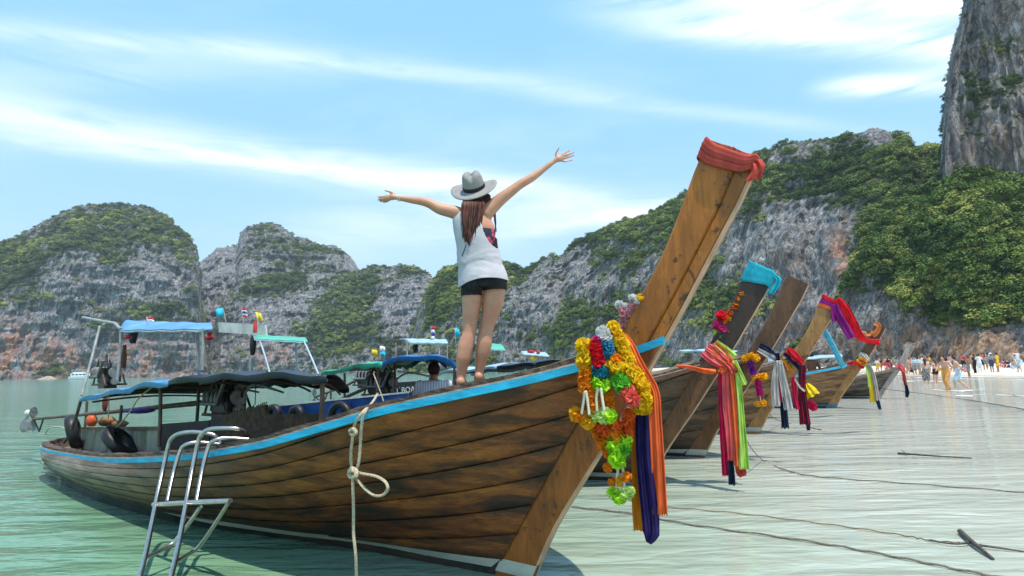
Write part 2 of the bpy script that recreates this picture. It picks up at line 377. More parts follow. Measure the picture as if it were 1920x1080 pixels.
def make_trees(name, label, C, R, hue, mat, nq=60, seed=1):
    """points that carry size, turn, kind and hue; geometry nodes set a crown on each"""
    rg = np.random.default_rng(seed); n = len(C); me = bpy.data.meshes.new(name); me.vertices.add(n); me.vertices.foreach_set('co', C.astype(np.float32).ravel())
    for an, av, ty in (('size', R, 'FLOAT'), ('hue', hue, 'FLOAT'), ('turn', rg.random(n)*6.28, 'FLOAT'), ('kind', rg.integers(0, 7, n), 'INT')):
        me.attributes.new(an, ty, 'POINT').data.foreach_set('value', np.asarray(av, np.float32 if ty == 'FLOAT' else np.int32))
    o = bpy.data.objects.new(name, me); COL.objects.link(o); g = bpy.data.node_groups.new(name, 'GeometryNodeTree'); t = NT(g)
    g.interface.new_socket('Geometry', in_out='INPUT', socket_type='NodeSocketGeometry'); g.interface.new_socket('Geometry', in_out='OUTPUT', socket_type='NodeSocketGeometry')
    gi = t.n('NodeGroupInput'); go = t.n('NodeGroupOutput')
    na = lambda nm, ty='FLOAT': [s for s in t.n('GeometryNodeInputNamedAttribute', {'Name': nm}, data_type=ty).outputs if s.enabled][0]
    pts = t.n('GeometryNodeMeshToPoints', {'Mesh': gi.outputs[0]}).outputs[0]
    ci = t.n('GeometryNodeCollectionInfo', {'Collection': CROWNS, 'Separate Children': True, 'Reset Children': True}).outputs[0]
    rot = t.n('ShaderNodeCombineXYZ', {2: na('turn')}).outputs[0]; sz = na('size')
    ins = t.n('GeometryNodeInstanceOnPoints', {'Points': pts, 'Instance': ci, 'Pick Instance': True, 'Instance Index': na('kind', 'INT'), 'Rotation': rot, 'Scale': t.n('ShaderNodeCombineXYZ', {0: sz, 1: sz, 2: t.math('MULTIPLY', sz, .92)}).outputs[0]}).outputs[0]
    sm = t.n('GeometryNodeSetMaterial', {'Geometry': ins, 'Material': mat}).outputs[0]; g.links.new(sm, go.inputs[0])
    md = o.modifiers.new('trees', 'NODES'); md.node_group = g
    return tag(o, label, kind='stuff')

def hill(name, label, sil, ybase, setb, nx, nt, tc, lowr, ell_v, ell_s, rmat, lmat, tree_r, tree_n, shrub_n, veg_bias, vt, seed, fl=1.0, nq=60, zbase=-1.0, tlabel='', back=.5, base_px=None, topn=1.0, ledk=1.0, vz=.22):
    xs = np.linspace(sil[0][0], sil[-1][0], nx)
    sy = np.interp(xs, [p[0] for p in sil], [p[1] for p in sil])
    ts = np.linspace(0, 1, nt)
    yb = np.interp(xs, [p[0] for p in ybase], [p[1] for p in ybase]); sb = np.interp(xs, [p[0] for p in setb], [p[1] for p in setb])
    rr = np.array([ray(x, y) for x, y in zip(xs, sy)])
    k = rr[:, 0]/rr[:, 1]; Yt = yb+sb; ztop = H+Yt*rr[:, 2]/rr[:, 1]
    nb = 10
    prof = np.where(ts < tc, .25*ts/tc, .25+.75*(np.clip(ts-tc, 0, None)/(1-tc))**1.5)
    Yg = yb[:, None]+sb[:, None]*prof[None]; Zg = zbase+(ztop-zbase)[:, None]*ts[None]
    kb = np.arange(1, nb+1)/nb
    Yg = np.concatenate([Yg, (Yt)[:, None]+sb[:, None]*back*3*kb[None]], 1); Zg = np.concatenate([Zg, ztop[:, None]*(1-kb[None]**1.6)+zbase*kb[None]], 1)
    Xg = k[:, None]*Yg; nr = nt+nb
    P = np.stack([Xg, Yg, Zg], -1).reshape(-1, 3)
    tt = np.tile(np.concatenate([ts, 1+kb]), nx)
    L = lowr
    d1 = (fbm(P*np.array([1, 1, .6])/L, 4, seed)-.5)*2
    d2 = ridged(P*np.array([1, 1, vz])/(L*.22)+3.3, 3, seed+20)
    d3 = fbm(P*np.array([1, 1, .5])/(L*.07), 3, seed+40)-.5
    led = fbm(P*np.array([.5, .5, 2.2])/(L*.3), 3, seed+60)-.5
    fade = np.clip((1.0-tt)/.16, 0, 1); fade = np.where(tt > 1, 0, .18+.82*fade)
    disp = (d1*L*.42+(d2-.55)*L*.22*fl+led*L*.20*ledk+d3*L*.07)*fade
    hd = P[:, :2]/np.linalg.norm(P[:, :2], axis=1, keepdims=True)
    P[:, 0] -= hd[:, 0]*disp; P[:, 1] -= hd[:, 1]*disp
    rough = (fbm(P/np.array(L*.10), 3, seed+70)-.5)*L*.055*topn*np.clip((tt-.3)*2, 0, 1); P[:, 2] += np.where(tt <= 1.05, rough, 0)
    # picture-mapped place of every vertex, only to say where things grow
    pc = P-CAMP; f = pc@FW; px = 960+F*(pc@CX)/f; py = 540-F*(pc@CY)/f
    i = np.arange(nx*nr).reshape(nx, nr); Fq = np.stack([i[:-1, :-1], i[1:, :-1], i[1:, 1:], i[:-1, 1:]], -1).reshape(-1, 4)
    a = P[Fq[:, 1]]-P[Fq[:, 0]]; b2 = P[Fq[:, 3]]-P[Fq[:, 0]]; nn = np.cross(a, b2); ar = np.linalg.norm(nn, axis=1); nn = nn/(ar[:, None]+1e-9)
    up = np.abs(nn[:, 2])
    # vegetation: growth places + gentle slope + noise
    vn = fbm(P/(L*.42), 4, seed+80)
    vg = vt+veg_bias*np.clip(tt-.35, 0, .8)+(vn-.5)*1.9+ellmask(px, py, ell_v)
    vup = np.zeros(len(P)); cnt = np.zeros(len(P))
    for c in range(4):
        np.add.at(vup, Fq[:, c], up); np.add.at(cnt, Fq[:, c], 1)
    vg = np.clip(vg+(vup/np.maximum(cnt, 1)-.45)*1.2, 0, 1); vg = np.where(tt > 1.02, 1, vg)
    stn = np.clip(ellmask(px, py, ell_s), 0, 1)
    o = np_mesh(name, P, Fq, [rmat], {'veg': vg, 'stain': stn}); tag(o, label, kind='structure')
    rg = np.random.default_rng(seed)
    tf = tt[Fq].max(1); vf = vg[Fq].mean(1); pxf = px[Fq[:, 0]]
    vis = (tf < 1.25) & (pxf > -90) & (pxf < 2010)
    def pick(n, pw, lo):
        w = ar*np.clip(vf-lo, 0, 1)**pw*vis; w = w/w.sum(); q = rg.choice(len(Fq), n, p=w)
        u, v = rg.random((2, n, 1)); A, B, Cc, D = (P[Fq[q, c]] for c in range(4))
        return (A*(1-u)*(1-v)+B*u*(1-v)+Cc*u*v+D*(1-u)*v), q
    C1, q1 = pick(tree_n, 1.0, .45); R1 = tree_r*np.exp(rg.normal(-.1, .42, tree_n))
    C2, q2 = pick(shrub_n, .8, .10); R2 = tree_r*.42*np.exp(rg.normal(0, .4, shrub_n))
    C = np.concatenate([C1, C2]); R = np.minimum(np.concatenate([R1, R2]), tree_r*1.7); R = np.where(np.concatenate([tf[q1], tf[q2]]) > .95, R*.8, R)
    C[:, 2] += R*.30; C[:, :2] -= C[:, :2]/np.linalg.norm(C[:, :2], axis=1, keepdims=True)*R[:, None]*.15
    hue = np.clip(fbm(C/(L*.5), 3, seed+90)*1.5-.35+rg.normal(0, .24, len(C)), 0, 1)
    make_trees(name+'_trees', tlabel or 'mass of trees and scrub growing over the '+name.replace('_', ' '), C, R, hue, lmat, nq, seed)
    return o

RK_FAR = rock_mat('far_grey_limestone', (.285, .285, .29), (.30, .155, .105), (.085, .105, .045), .85)
RK_MID = rock_mat('mid_grey_limestone', (.29, .287, .285), (.28, .165, .12), (.08, .10, .04), 1.05)
RK_NEAR = rock_mat('near_grey_limestone', (.285, .275, .26), (.27, .17, .105), (.07, .09, .03), 2.0)
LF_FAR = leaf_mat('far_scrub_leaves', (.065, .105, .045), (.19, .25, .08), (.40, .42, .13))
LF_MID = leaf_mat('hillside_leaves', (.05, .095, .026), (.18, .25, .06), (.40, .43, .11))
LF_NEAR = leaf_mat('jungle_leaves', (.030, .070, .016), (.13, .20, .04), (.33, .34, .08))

hill('left_hill', 'domed grey limestone hill with a green crown at the far left of the bay',
     [(-130, 470), (-60, 462), (0, 455), (30, 448), (60, 427), (100, 408), (143, 387), (187, 383), (233, 383), (273, 387), (307, 403), (333, 427), (353, 447), (367, 463), (374, 500), (379, 573), (384, 640), (392, 706)],
     [(-130, 380), (380, 400)], [(-130, 60), (200, 80), (360, 60), (392, 20)], 330, 190, .42, 46,
     [(200, 425, 110, 40, .8), (80, 470, 60, 40, .5), (330, 440, 60, 60, .5), (20, 505, 60, 50, .7), (150, 605, 50, 40, .6), (290, 590, 90, 26, .9), (70, 560, 50, 18, .7), (140, 640, 20, 40, .5), (90, 690, 30, 18, .7),
      (290, 525, 60, 40, -.8), (100, 620, 60, 40, -.9), (130, 535, 60, 22, -.5), (280, 665, 110, 40, -1.2), (30, 660, 70, 50, -1)],
     [(20, 660, 45, 60, 1), (105, 675, 45, 40, 1), (260, 670, 50, 40, .7), (330, 680, 60, 40, .35), (130, 690, 200, 16, .3)],
     RK_FAR, LF_FAR, 2.5, 2000, 5600, .28, -.02, 11, nq=44)
hill('middle_hill', 'grey rock peak with stepped summits behind the bay',
     [(340, 560), (360, 505), (371, 492), (389, 482), (407, 465), (443, 462), (452, 437), (463, 423), (498, 417), (524, 422), (544, 436), (552, 445), (578, 447), (598, 459), (624, 460), (647, 473), (664, 490), (673, 506), (700, 530), (760, 560)],
     [(340, 500), (760, 500)], [(340, 60), (500, 90), (760, 60)], 260, 150, .55, 50,
     [(500, 470, 60, 20, .6), (550, 490, 40, 30, .6), (480, 425, 40, 12, .5), (600, 480, 40, 20, .3), (430, 500, 60, 50, -.6), (390, 560, 40, 90, -.6)],
     [(420, 600, 20, 40, .25)], RK_FAR, LF_FAR, 2.3, 600, 3000, -.15, .0, 23, nq=40)
hill('low_middle_hill', 'low rounded rocky hill with bright green gullies behind the moored boats',
     [(395, 640), (420, 560), (450, 530), (500, 515), (560, 512), (620, 512), (660, 512), (684, 505), (693, 498), (727, 500), (756, 498), (785, 503), (805, 516), (813, 522), (840, 545), (880, 600), (900, 640)],
     [(395, 430), (900, 400)], [(395, 40), (600, 80), (900, 50)], 320, 150, .3, 38,
     [(530, 525, 50, 18, .9), (650, 580, 50, 50, .9), (620, 620, 60, 40, .9), (690, 545, 30, 40, .5), (760, 505, 50, 14, .6), (510, 545, 60, 16, .6), (640, 645, 80, 24, .7), (490, 590, 50, 40, -.6), (560, 560, 40, 24, -.6), (760, 570, 50, 50, -.6), (500, 650, 70, 30, -.6)],
     [(500, 670, 60, 30, .5)], RK_FAR, LF_FAR, 2.3, 1500, 5000, -.08, .06, 37, nq=44)
hill('ridge_hill', 'long green and grey ridge climbing to the right behind the prows',
     [(770, 640), (790, 570), (805, 535), (820, 515), (835, 505), (860, 498), (900, 492), (949, 493), (964, 496), (973, 507), (993, 502), (1002, 496), (1032, 481), (1053, 479), (1067, 462), (1094, 446), (1133, 430), (1174, 413), (1201, 413), (1224, 401), (1248, 390), (1281, 366), (1320, 335), (1370, 306), (1412, 290), (1446, 280), (1480, 269), (1532, 262), (1583, 260), (1613, 252), (1638, 242), (1664, 248), (1676, 260), (1693, 260), (1713, 284), (1719, 290), (1736, 280), (1766, 277), (1830, 270), (1900, 260)],
     [(770, 330), (950, 290), (1200, 235), (1450, 170), (1700, 140), (1900, 135)], [(770, 60), (1200, 75), (1500, 60), (1900, 55)], 620, 230, .38, 34,
     [(850, 560, 50, 70, .6), (1060, 630, 80, 40, .8), (1130, 440, 60, 20, .6), (1190, 470, 40, 60, .3), (1270, 420, 50, 60, .5), (1180, 590, 40, 50, .5), (1400, 600, 80, 70, .5), (1330, 560, 60, 60, .6), (1600, 320, 80, 30, .9), (1440, 330, 50, 40, .5), (1700, 330, 70, 60, .9), (1660, 400, 60, 50, .7), (1560, 390, 30, 30, .4), (1640, 330, 80, 50, .5),
      (1060, 510, 60, 50, -.8), (1010, 570, 40, 50, -.7), (1160, 460, 20, 30, -.4), (1510, 420, 70, 60, -.8), (1540, 520, 70, 70, -.8), (1650, 258, 40, 26, -1), (1460, 300, 22, 14, -.7), (1420, 480, 60, 50, -.4), (1590, 560, 40, 60, -.6), (1500, 640, 200, 30, -.6)],
     [(1580, 470, 26, 50, 1), (1470, 490, 30, 24, .6), (1585, 500, 16, 30, .8), (1560, 640, 160, 40, .6)],
     RK_MID, LF_MID, 2.0, 3900, 13000, .14, .20, 51, nq=50, ledk=.6, vz=.14)
hill('cliff_tower', 'sheer grey limestone cliff tower rising out of the top right corner',
     [(1757, 420), (1762, 330), (1765, 277), (1768, 233), (1771, 183), (1777, 145), (1788, 82), (1800, 38), (1808, 0), (1820, -60), (1840, -110), (1900, -150), (1990, -160), (2100, -150)],
     [(1757, 118), (2100, 100)], [(1757, 6), (1800, 14), (2100, 30)], 240, 250, .8, 22,
     [(1830, 150, 26, 70, .5), (1880, 90, 40, 30, .6), (1810, 230, 24, 60, .3), (1890, 200, 30, 30, .3), (1800, 300, 60, 80, -.4)],
     [(1850, 300, 60, 80, .4), (1900, 60, 40, 60, .3)], RK_NEAR, LF_NEAR, 1.0, 700, 3000, -.1, .16, 67, fl=1.7, nq=40, ledk=.3, vz=.07)
hill('jungle_hill', 'steep jungle covered slope above an undercut rock wall behind the beach',
     [(1480, 660), (1520, 625), (1560, 575), (1590, 530), (1615, 480), (1640, 440), (1665, 410), (1700, 380), (1735, 350), (1765, 332), (1800, 322), (1850, 318), (1900, 322), (1980, 335), (2100, 340)],
     [(1480, 128), (1640, 112), (1800, 96), (2100, 80)], [(1480, 8), (1600, 14), (1700, 22), (2100, 30)], 330, 200, .26, 15,
     [(1780, 480, 190, 140, 1.3), (1800, 400, 150, 90, .8), (1900, 560, 90, 50, .8), (1690, 560, 30, 50, .3), (1650, 600, 40, 60, -1.2), (1560, 600, 60, 60, -1.), (1780, 650, 300, 34, -2.2), (1700, 620, 60, 30, -.6)],
     [(1780, 650, 220, 40, 1)], RK_NEAR, LF_NEAR, 1.55, 2300, 1100, .2, .26, 83, nq=70, topn=.6, zbase=.2, ledk=.5, vz=.12)

def haze():
    m = bpy.data.materials.new('sea_air'); m.use_nodes = True; t = NT(m.node_tree); m.node_tree.nodes.remove(m.node_tree.nodes['Principled BSDF'])
    pv = t.n('ShaderNodeVolumePrincipled', {'Color': (.86, .92, 1, 1), 'Density': .0002, 'Anisotropy': .2}); m.node_tree.links.new(pv.outputs[0], m.node_tree.nodes['Material Output'].inputs['Volume'])
    mb = MB(); mb.box((0, 1600, 170), (5600, 4400, 344)); o = mb.build('haze', m); tag(o, kind='stuff')
haze()
# ================================================================== BOATS
def hull_wood(name, amber, mid, dark, grey, rough=.42):
    """varnished, stained planks: amber heartwood, dark stains that run along the boat, greyer and dirtier towards the stern"""
    m, t, b = new_mat(name)
    oc = t.n('ShaderNodeTexCoord').outputs['Object']; v = t.mapping(oc, (.55, 1, 2.2), (0, 0, 0), (0, -.12, 0))
    oi = t.n('ShaderNodeObjectInfo').outputs['Random']
    n1 = t.noise(v, 2.3, 7, .66, .7); n2 = t.noise(t.mapping(oc, (.35, 1, 3.2), (4, 0, 0), (0, -.14, 0)), 3.4, 6, .62, .4)
    gr = t.noise(t.mapping(oc, (1.5, 8, 26), (0, 0, 0), (0, -.16, 0)), 5, 4, .6)
    c = t.ramp(t.math('ADD', n1, t.math('MULTIPLY', t.math('SUBTRACT', oi, .5), .12)), [(.35, dark), (.46, mid), (.58, tuple((a+c2)/2 for a, c2 in zip(mid, amber))), (.72, amber)])
    c = t.mix(t.math('MULTIPLY', t.mrange(n2, .47, .66), .78), c, dark)
    c = t.mix(t.math('MULTIPLY', t.mrange(gr, .38, .66), .45), c, tuple(x*.35 for x in mid))
    seam = t.n('ShaderNodeAttribute', attribute_name='seam').outputs['Fac']
    sm = t.math('MULTIPLY', seam, t.mrange(t.noise(t.mapping(oc, (1.1, 1, 4), (9, 0, 0)), 2.6, 5, .65), .38, .62))
    c = t.mix(t.math('MULTIPLY', sm, .9), c, dark)
    sx = t.n('ShaderNodeSeparateXYZ', {0: oc})
    aft = t.math('ADD', t.mrange(sx.outputs[0], 5.3, 2.0), t.math('MULTIPLY', t.math('SUBTRACT', n1, .5), .5), True)
    gcol = t.mix(t.mrange(n2, .35, .62), grey, tuple(x*.5 for x in grey))
    c = t.mix(t.math('MULTIPLY', aft, .85), c, gcol)
    grime = t.math('MULTIPLY', t.mrange(t.math('ADD', sx.outputs[2], t.math('MULTIPLY', n1, .35)), .46, .22), .75); c = t.mix(grime, c, (.02, .014, .009))
    sc2 = t.noise(t.mapping(oc, (3, 3, 9)), 9, 3, .7)
    c = t.mix(t.math('MULTIPLY', t.mrange(sc2, .68, .78), .55), c, (.34, .27, .19))
    bn = t.n('ShaderNodeBump', {'Height': t.math('ADD', gr, t.math('MULTIPLY', n1, .8)), 'Strength': .45, 'Distance': .012})
    sethook(t, b, **{'Base Color': c, 'Roughness': t.mrange(n2, .3, .7, rough-.17, rough+.14), 'Specular IOR Level': .45, 'Normal': bn.outputs[0]})
    return m
def prow_wood(name, base, dark, grain=1.0):
    m, t, b = new_mat(name)
    oc = t.n('ShaderNodeTexCoord').outputs['Object']; v = t.mapping(oc, (1, 1, .35), (0, 0, 0), (0, .42, 0))
    n1 = t.noise(v, 5, 7, .65, .5); n2 = t.noise(t.mapping(oc, (14, 8, 1.1), (0, 0, 0), (0, .42, 0)), 5, 4, .6); n3 = t.noise(oc, 13, 4, .7, .5)
    c = t.mix(t.mrange(n1, .32, .7), tuple(x*.62 for x in base), tuple(x*1.3 for x in base))
    c = t.mix(t.math('MULTIPLY', t.mrange(n2, .45, .7), .5*grain), c, tuple(x*.42 for x in base))
    c = t.mix(t.math('MULTIPLY', t.mrange(n3, .58, .68), .85), c, dark)
    bn = t.n('ShaderNodeBump', {'Height': t.math('ADD', n2, n3), 'Strength': .3, 'Distance': .008})
    sethook(t, b, **{'Base Color': c, 'Roughness': .45, 'Specular IOR Level': .4, 'Normal': bn.outputs[0]}); return m
DK = (.012, .008, .006)
HW1 = hull_wood('stained_amber_planks', (.46, .140, .020), (.17, .042, .010), DK, (.21, .14, .07))
HW2 = hull_wood('dark_brown_planks', (.15, .075, .032), (.085, .04, .02), DK, (.12, .09, .06))
HW3 = hull_wood('golden_planks', (.36, .19, .07), (.23, .11, .04), (.05, .028, .015), (.2, .15, .09))
HW4 = hull_wood('weathered_grey_planks', (.17, .13, .10), (.11, .08, .06), (.025, .02, .016), (.12, .10, .08), .7)
PW1 = prow_wood('honey_prow_timber', (.42, .130, .014), (.05, .022, .008))
PW1L = prow_wood('stem_timber', (.31, .090, .013), (.035, .016, .008))
PW2 = prow_wood('dark_prow_timber', (.052, .030, .019), (.02, .012, .008), .6)
PW2L = prow_wood('reddish_stem_timber', (.17, .075, .03), (.04, .02, .01))
PW3 = prow_wood('brown_prow_timber', (.13, .062, .026), (.04, .02, .01))
PW4 = prow_wood('golden_prow_timber', (.36, .18, .055), (.12, .05, .015))
PW6 = prow_wood('grey_prow_timber', (.34, .29, .25), (.09, .07, .055), .8)
EDGE = M('bare_wood_edge', (.52, .31, .19), .6, .2, 12, (1, 1, .3), dirt=(.22, .12, .06), dirt_amt=.3)
CAPW = M('worn_gunwale_wood', (.13, .085, .058), .7, .45, 7, (1, 6, 8), bump=.5, dirt=(.035, .02, .014), dirt_amt=.5, dscale=5)
CAPL = M('pale_worn_edge', (.40, .30, .23), .75, .3, 9, (1, 4, 6), dirt=(.16, .11, .08), dirt_amt=.4)
def chipped(name, col, wood):
    m, t, b = new_mat(name); oc = t.n('ShaderNodeTexCoord').outputs['Object']
    c = t.mix(t.mrange(t.noise(t.mapping(oc, (1, 3, 6)), 4, 6, .65), .3, .7), tuple(x*.72 for x in col), tuple(min(1, x*1.18) for x in col))
    chip = t.mrange(t.noise(t.mapping(oc, (1, 2, 3)), 16, 5, .7), .665, .69); c = t.mix(chip, c, wood)
    c = t.mix(t.math('MULTIPLY', t.mrange(t.noise(t.mapping(oc, (.5, 1, 9)), 9, 4, .6), .56, .7), .35), c, (.05, .12, .14))
    bn = t.n('ShaderNodeBump', {'Height': t.math('SUBTRACT', t.noise(t.mapping(oc, (1, 4, 8)), 12, 4), chip), 'Strength': .4, 'Distance': .006})
    sethook(t, b, **{'Base Color': c, 'Roughness': .5, 'Specular IOR Level': .35, 'Normal': bn.outputs[0]}); return m
BLUE = chipped('sky_blue_paint', (.02, .38, .60), (.16, .095, .055))
BLUED = M('deep_blue_paint', (.012, .075, .27), .5, .3, 4, (1, 1, 2), bump=.2, dirt=(.02, .035, .09), dirt_amt=.42)
BOOT = M('pale_boot_stripe', (.46, .45, .36), .6, .12, 4, (1, 3, 3), dirt=(.25, .20, .12), dirt_amt=.32)
BOTM = M('dark_bottom_paint', (.022, .028, .02), .45, .4, 3, dirt=(.05, .055, .03), dirt_amt=.3)
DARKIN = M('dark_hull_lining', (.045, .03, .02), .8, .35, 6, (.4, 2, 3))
DECK = M('worn_deck_boards', (.18, .115, .07), .7, .3, 8, (.5, 6, 2), bump=.3, dirt=(.06, .04, .025), dirt_amt=.4)
STEEL = M('brushed_steel_tube', (.50, .46, .42), .28, .1, 20, metal=1.0)
POLE = M('weathered_white_pole', (.30, .30, .28), .5, .25, 9, dirt=(.20, .13, .08), dirt_amt=.32, dscale=7)
RUST = M('rusty_dark_pole', (.11, .07, .045), .6, .4, 9, dirt=(.22, .11, .05), dirt_amt=.35, dscale=8)
IRON = M('oily_black_iron', (.02, .019, .018), .42, .4, 8, dirt=(.10, .055, .03), dirt_amt=.25)
GREYM = M('grey_machine_metal', (.22, .22, .21), .45, .3, 12, metal=.4, dirt=(.07, .05, .04), dirt_amt=.4)
RUBBER = M('black_tyre_rubber', (.016, .016, .017), .45, .3, 10, dirt=(.045, .043, .04), dirt_amt=.25)
TBLUE = M('faded_blue_tarp', (.10, .27, .50), .6, .16, 3, bump=.25, dirt=(.24, .32, .40), dirt_amt=.35)
TNAVY = M('navy_tarp', (.010, .016, .036), .45, .35, 3, bump=.3, dirt=(.012, .014, .02), dirt_amt=.45)
TGREEN = M('green_tarp', (.05, .35, .22), .55, .25, 4, bump=.4, dirt=(.36, .48, .42), dirt_amt=.3)
TMINT = M('mint_tarp', (.09, .38, .28), .6, .15, 4, bump=.2)
TROYAL = M('royal_blue_tarp', (.015, .13, .36), .5, .25, 4, bump=.25, dirt=(.05, .25, .5), dirt_amt=.3)
TPALE = M('pale_blue_tarp', (.30, .44, .55), .6, .12, 4, bump=.2)
TGREY = M('grey_canvas_lining', (.30, .34, .35), .8, .2, 5)
WHITEP = M('weathered_white_board', (.55, .53, .48), .65, .2, 5, (1, 1, .4), dirt=(.25, .22, .17), dirt_amt=.34)
GREYBD = M('mossy_white_planks', (.33, .31, .24), .8, .25, 6, (2, 2, .3), dirt=(.16, .15, .08), dirt_amt=.45)
DKBD = M('black_brown_board', (.035, .026, .022), .7, .4, 5, (.4, 1, 1), bump=.2)
CARPET = M('brown_coir_mat', (.085, .052, .030), .95, .4, 16, bump=.8, dirt=(.05, .03, .018), dirt_amt=.4)
ROPE = M('sun_bleached_rope', (.55, .45, .31), .85, .25, 60, bump=.6)
ROPED = M('dark_wet_rope', (.10, .08, .06), .8, .3, 40, bump=.5)
BLACKB = M('black_signboard', (.02, .02, .022), .5, .3, 6)
LETTER = M('off_white_lettering', (.62, .62, .6), .6, .1)
REDP = M('red_paint', (.5, .035, .03), .5, .2)
WHITE = M('white_paint', (.78, .78, .77), .45, .06, dirt=(.5, .5, .48), dirt_amt=.25)
PURPLE = M('purple_cloth', (.12, .04, .30), .8, .25)

# ---- shape of a longtail boat in its own frame: x forward from the stern, -y the side that faces the camera, z up from the water
S_HB = [(-.95, 0), (-.93, .2), (-.86, .38), (-.72, .5), (-.3, .6), (.77, .68), (2.16, .80), (3.98, .92), (5.2, .955), (6.0, .92), (6.65, .79), (7.23, .55), (7.56, .355), (7.76, .20), (7.93, .045)]
S_Z = [(-.95, .44), (-.72, .42), (0, .42), (.77, .44), (2.16, .50), (3.98, .65), (5.57, .86), (6.25, 1.01), (6.65, 1.11), (7.23, 1.23), (7.56, 1.305), (7.78, 1.37), (8.0, 1.44), (8.24, 1.515), (8.4, 1.565)]
A_HB = [(-.45, 0), (-.43, .16), (-.36, .33), (-.2, .45), (.1, .52), (.8, .60), (2.1, .70), (3.4, .69), (4.66, .51), (5.94, .25), (6.65, .125), (7.035, .042)]
FRONT = [(-.35, 7.06), (0, 7.25), (.34, 7.43), (.61, 7.62), (.84, 7.79), (1.2, 8.04), (1.56, 8.285), (1.75, 8.41), (1.88, 8.49), (2.07, 8.61), (2.16, 8.67), (2.32, 8.76), (2.44, 8.82)]
BACK = [(-.35, 6.74), (0, 6.98), (.34, 7.17), (.61, 7.34), (1.0, 7.59), (1.3, 7.80), (1.58, 7.99), (1.73, 8.09), (1.95, 8.235), (2.2, 8.365), (2.47, 8.49), (2.6, 8.565)]
NT_ = 58
TPAR = np.concatenate([np.linspace(0, .02, 5)[:-1], np.linspace(.02, .12, 9)[:-1], np.linspace(.12, 1, NT_-12)])
US = -.95+TPAR*(7.93+.95); UA = -.45+TPAR*(7.035+.45)
# aim the two ends at the same share of each line
def sec_pt(q, off=0.0):
    """curve at share q between the sheer line (0) and the line just above the water (1); beyond 1 it goes under water"""
    us, zs, bs = US, interp(US, S_Z), interp(US, S_HB)
    ua, ba = UA, interp(UA, A_HB); za = .10
    u = us+(ua-us)*q; z = zs+(za-zs)*q; b = bs+(ba-bs)*np.minimum(q, 1.25)
    bul = .085*np.sin(np.pi*np.minimum(q, 1))*np.clip(bs/.7, 0, 1)*np.clip((8.2-us)/2.2, .1, 1)
    if np.max(q) > 1: b = np.maximum(b-.25*np.maximum(q-1, 0)*bs, .02*(bs > 0))
    return np.stack([u, np.maximum(b+bul+off*np.clip(b/.1, 0, 1), 0), z], 1)
def mir(P, s): P = np.array(P, float).copy(); P[..., 1] *= s; return P
class Boat:
    def __init__(s, name, stem, phi, sc, label):
        s.phi = math.radians(phi); s.sc = sc; s.d = np.array([math.cos(s.phi), -math.sin(s.phi), 0]); s.l = np.array([math.sin(s.phi), math.cos(s.phi), 0])
        s.O = np.array([stem[0], stem[1], 0])-7.2*sc*s.d
        s.root = empty(name, tuple(s.O), -s.phi); s.root.scale = (sc, sc, sc)
        tag(s.root, label, 'boat', 'wooden longtail boats moored side by side')
    def W(s, p):
        p = np.asarray(p, float)*s.sc; return s.O+p[..., 0:1]*s.d+p[..., 1:2]*s.l+p[..., 2:3]*np.array([0, 0, 1.])
    def L(s, x, y, v):
        """own-frame point on the lengthwise plane v metres towards the camera side, seen at picture place x, y"""
        r = ray(x, y); n = -s.l; tt = (v*s.sc-(CAMP-s.O)@n)/(r@n); q = CAMP+r*tt-s.O
        return np.array([q@s.d, q@s.l, q[2]])/s.sc
    def P(s, x, y, v): return s.W(s.L(x, y, v))

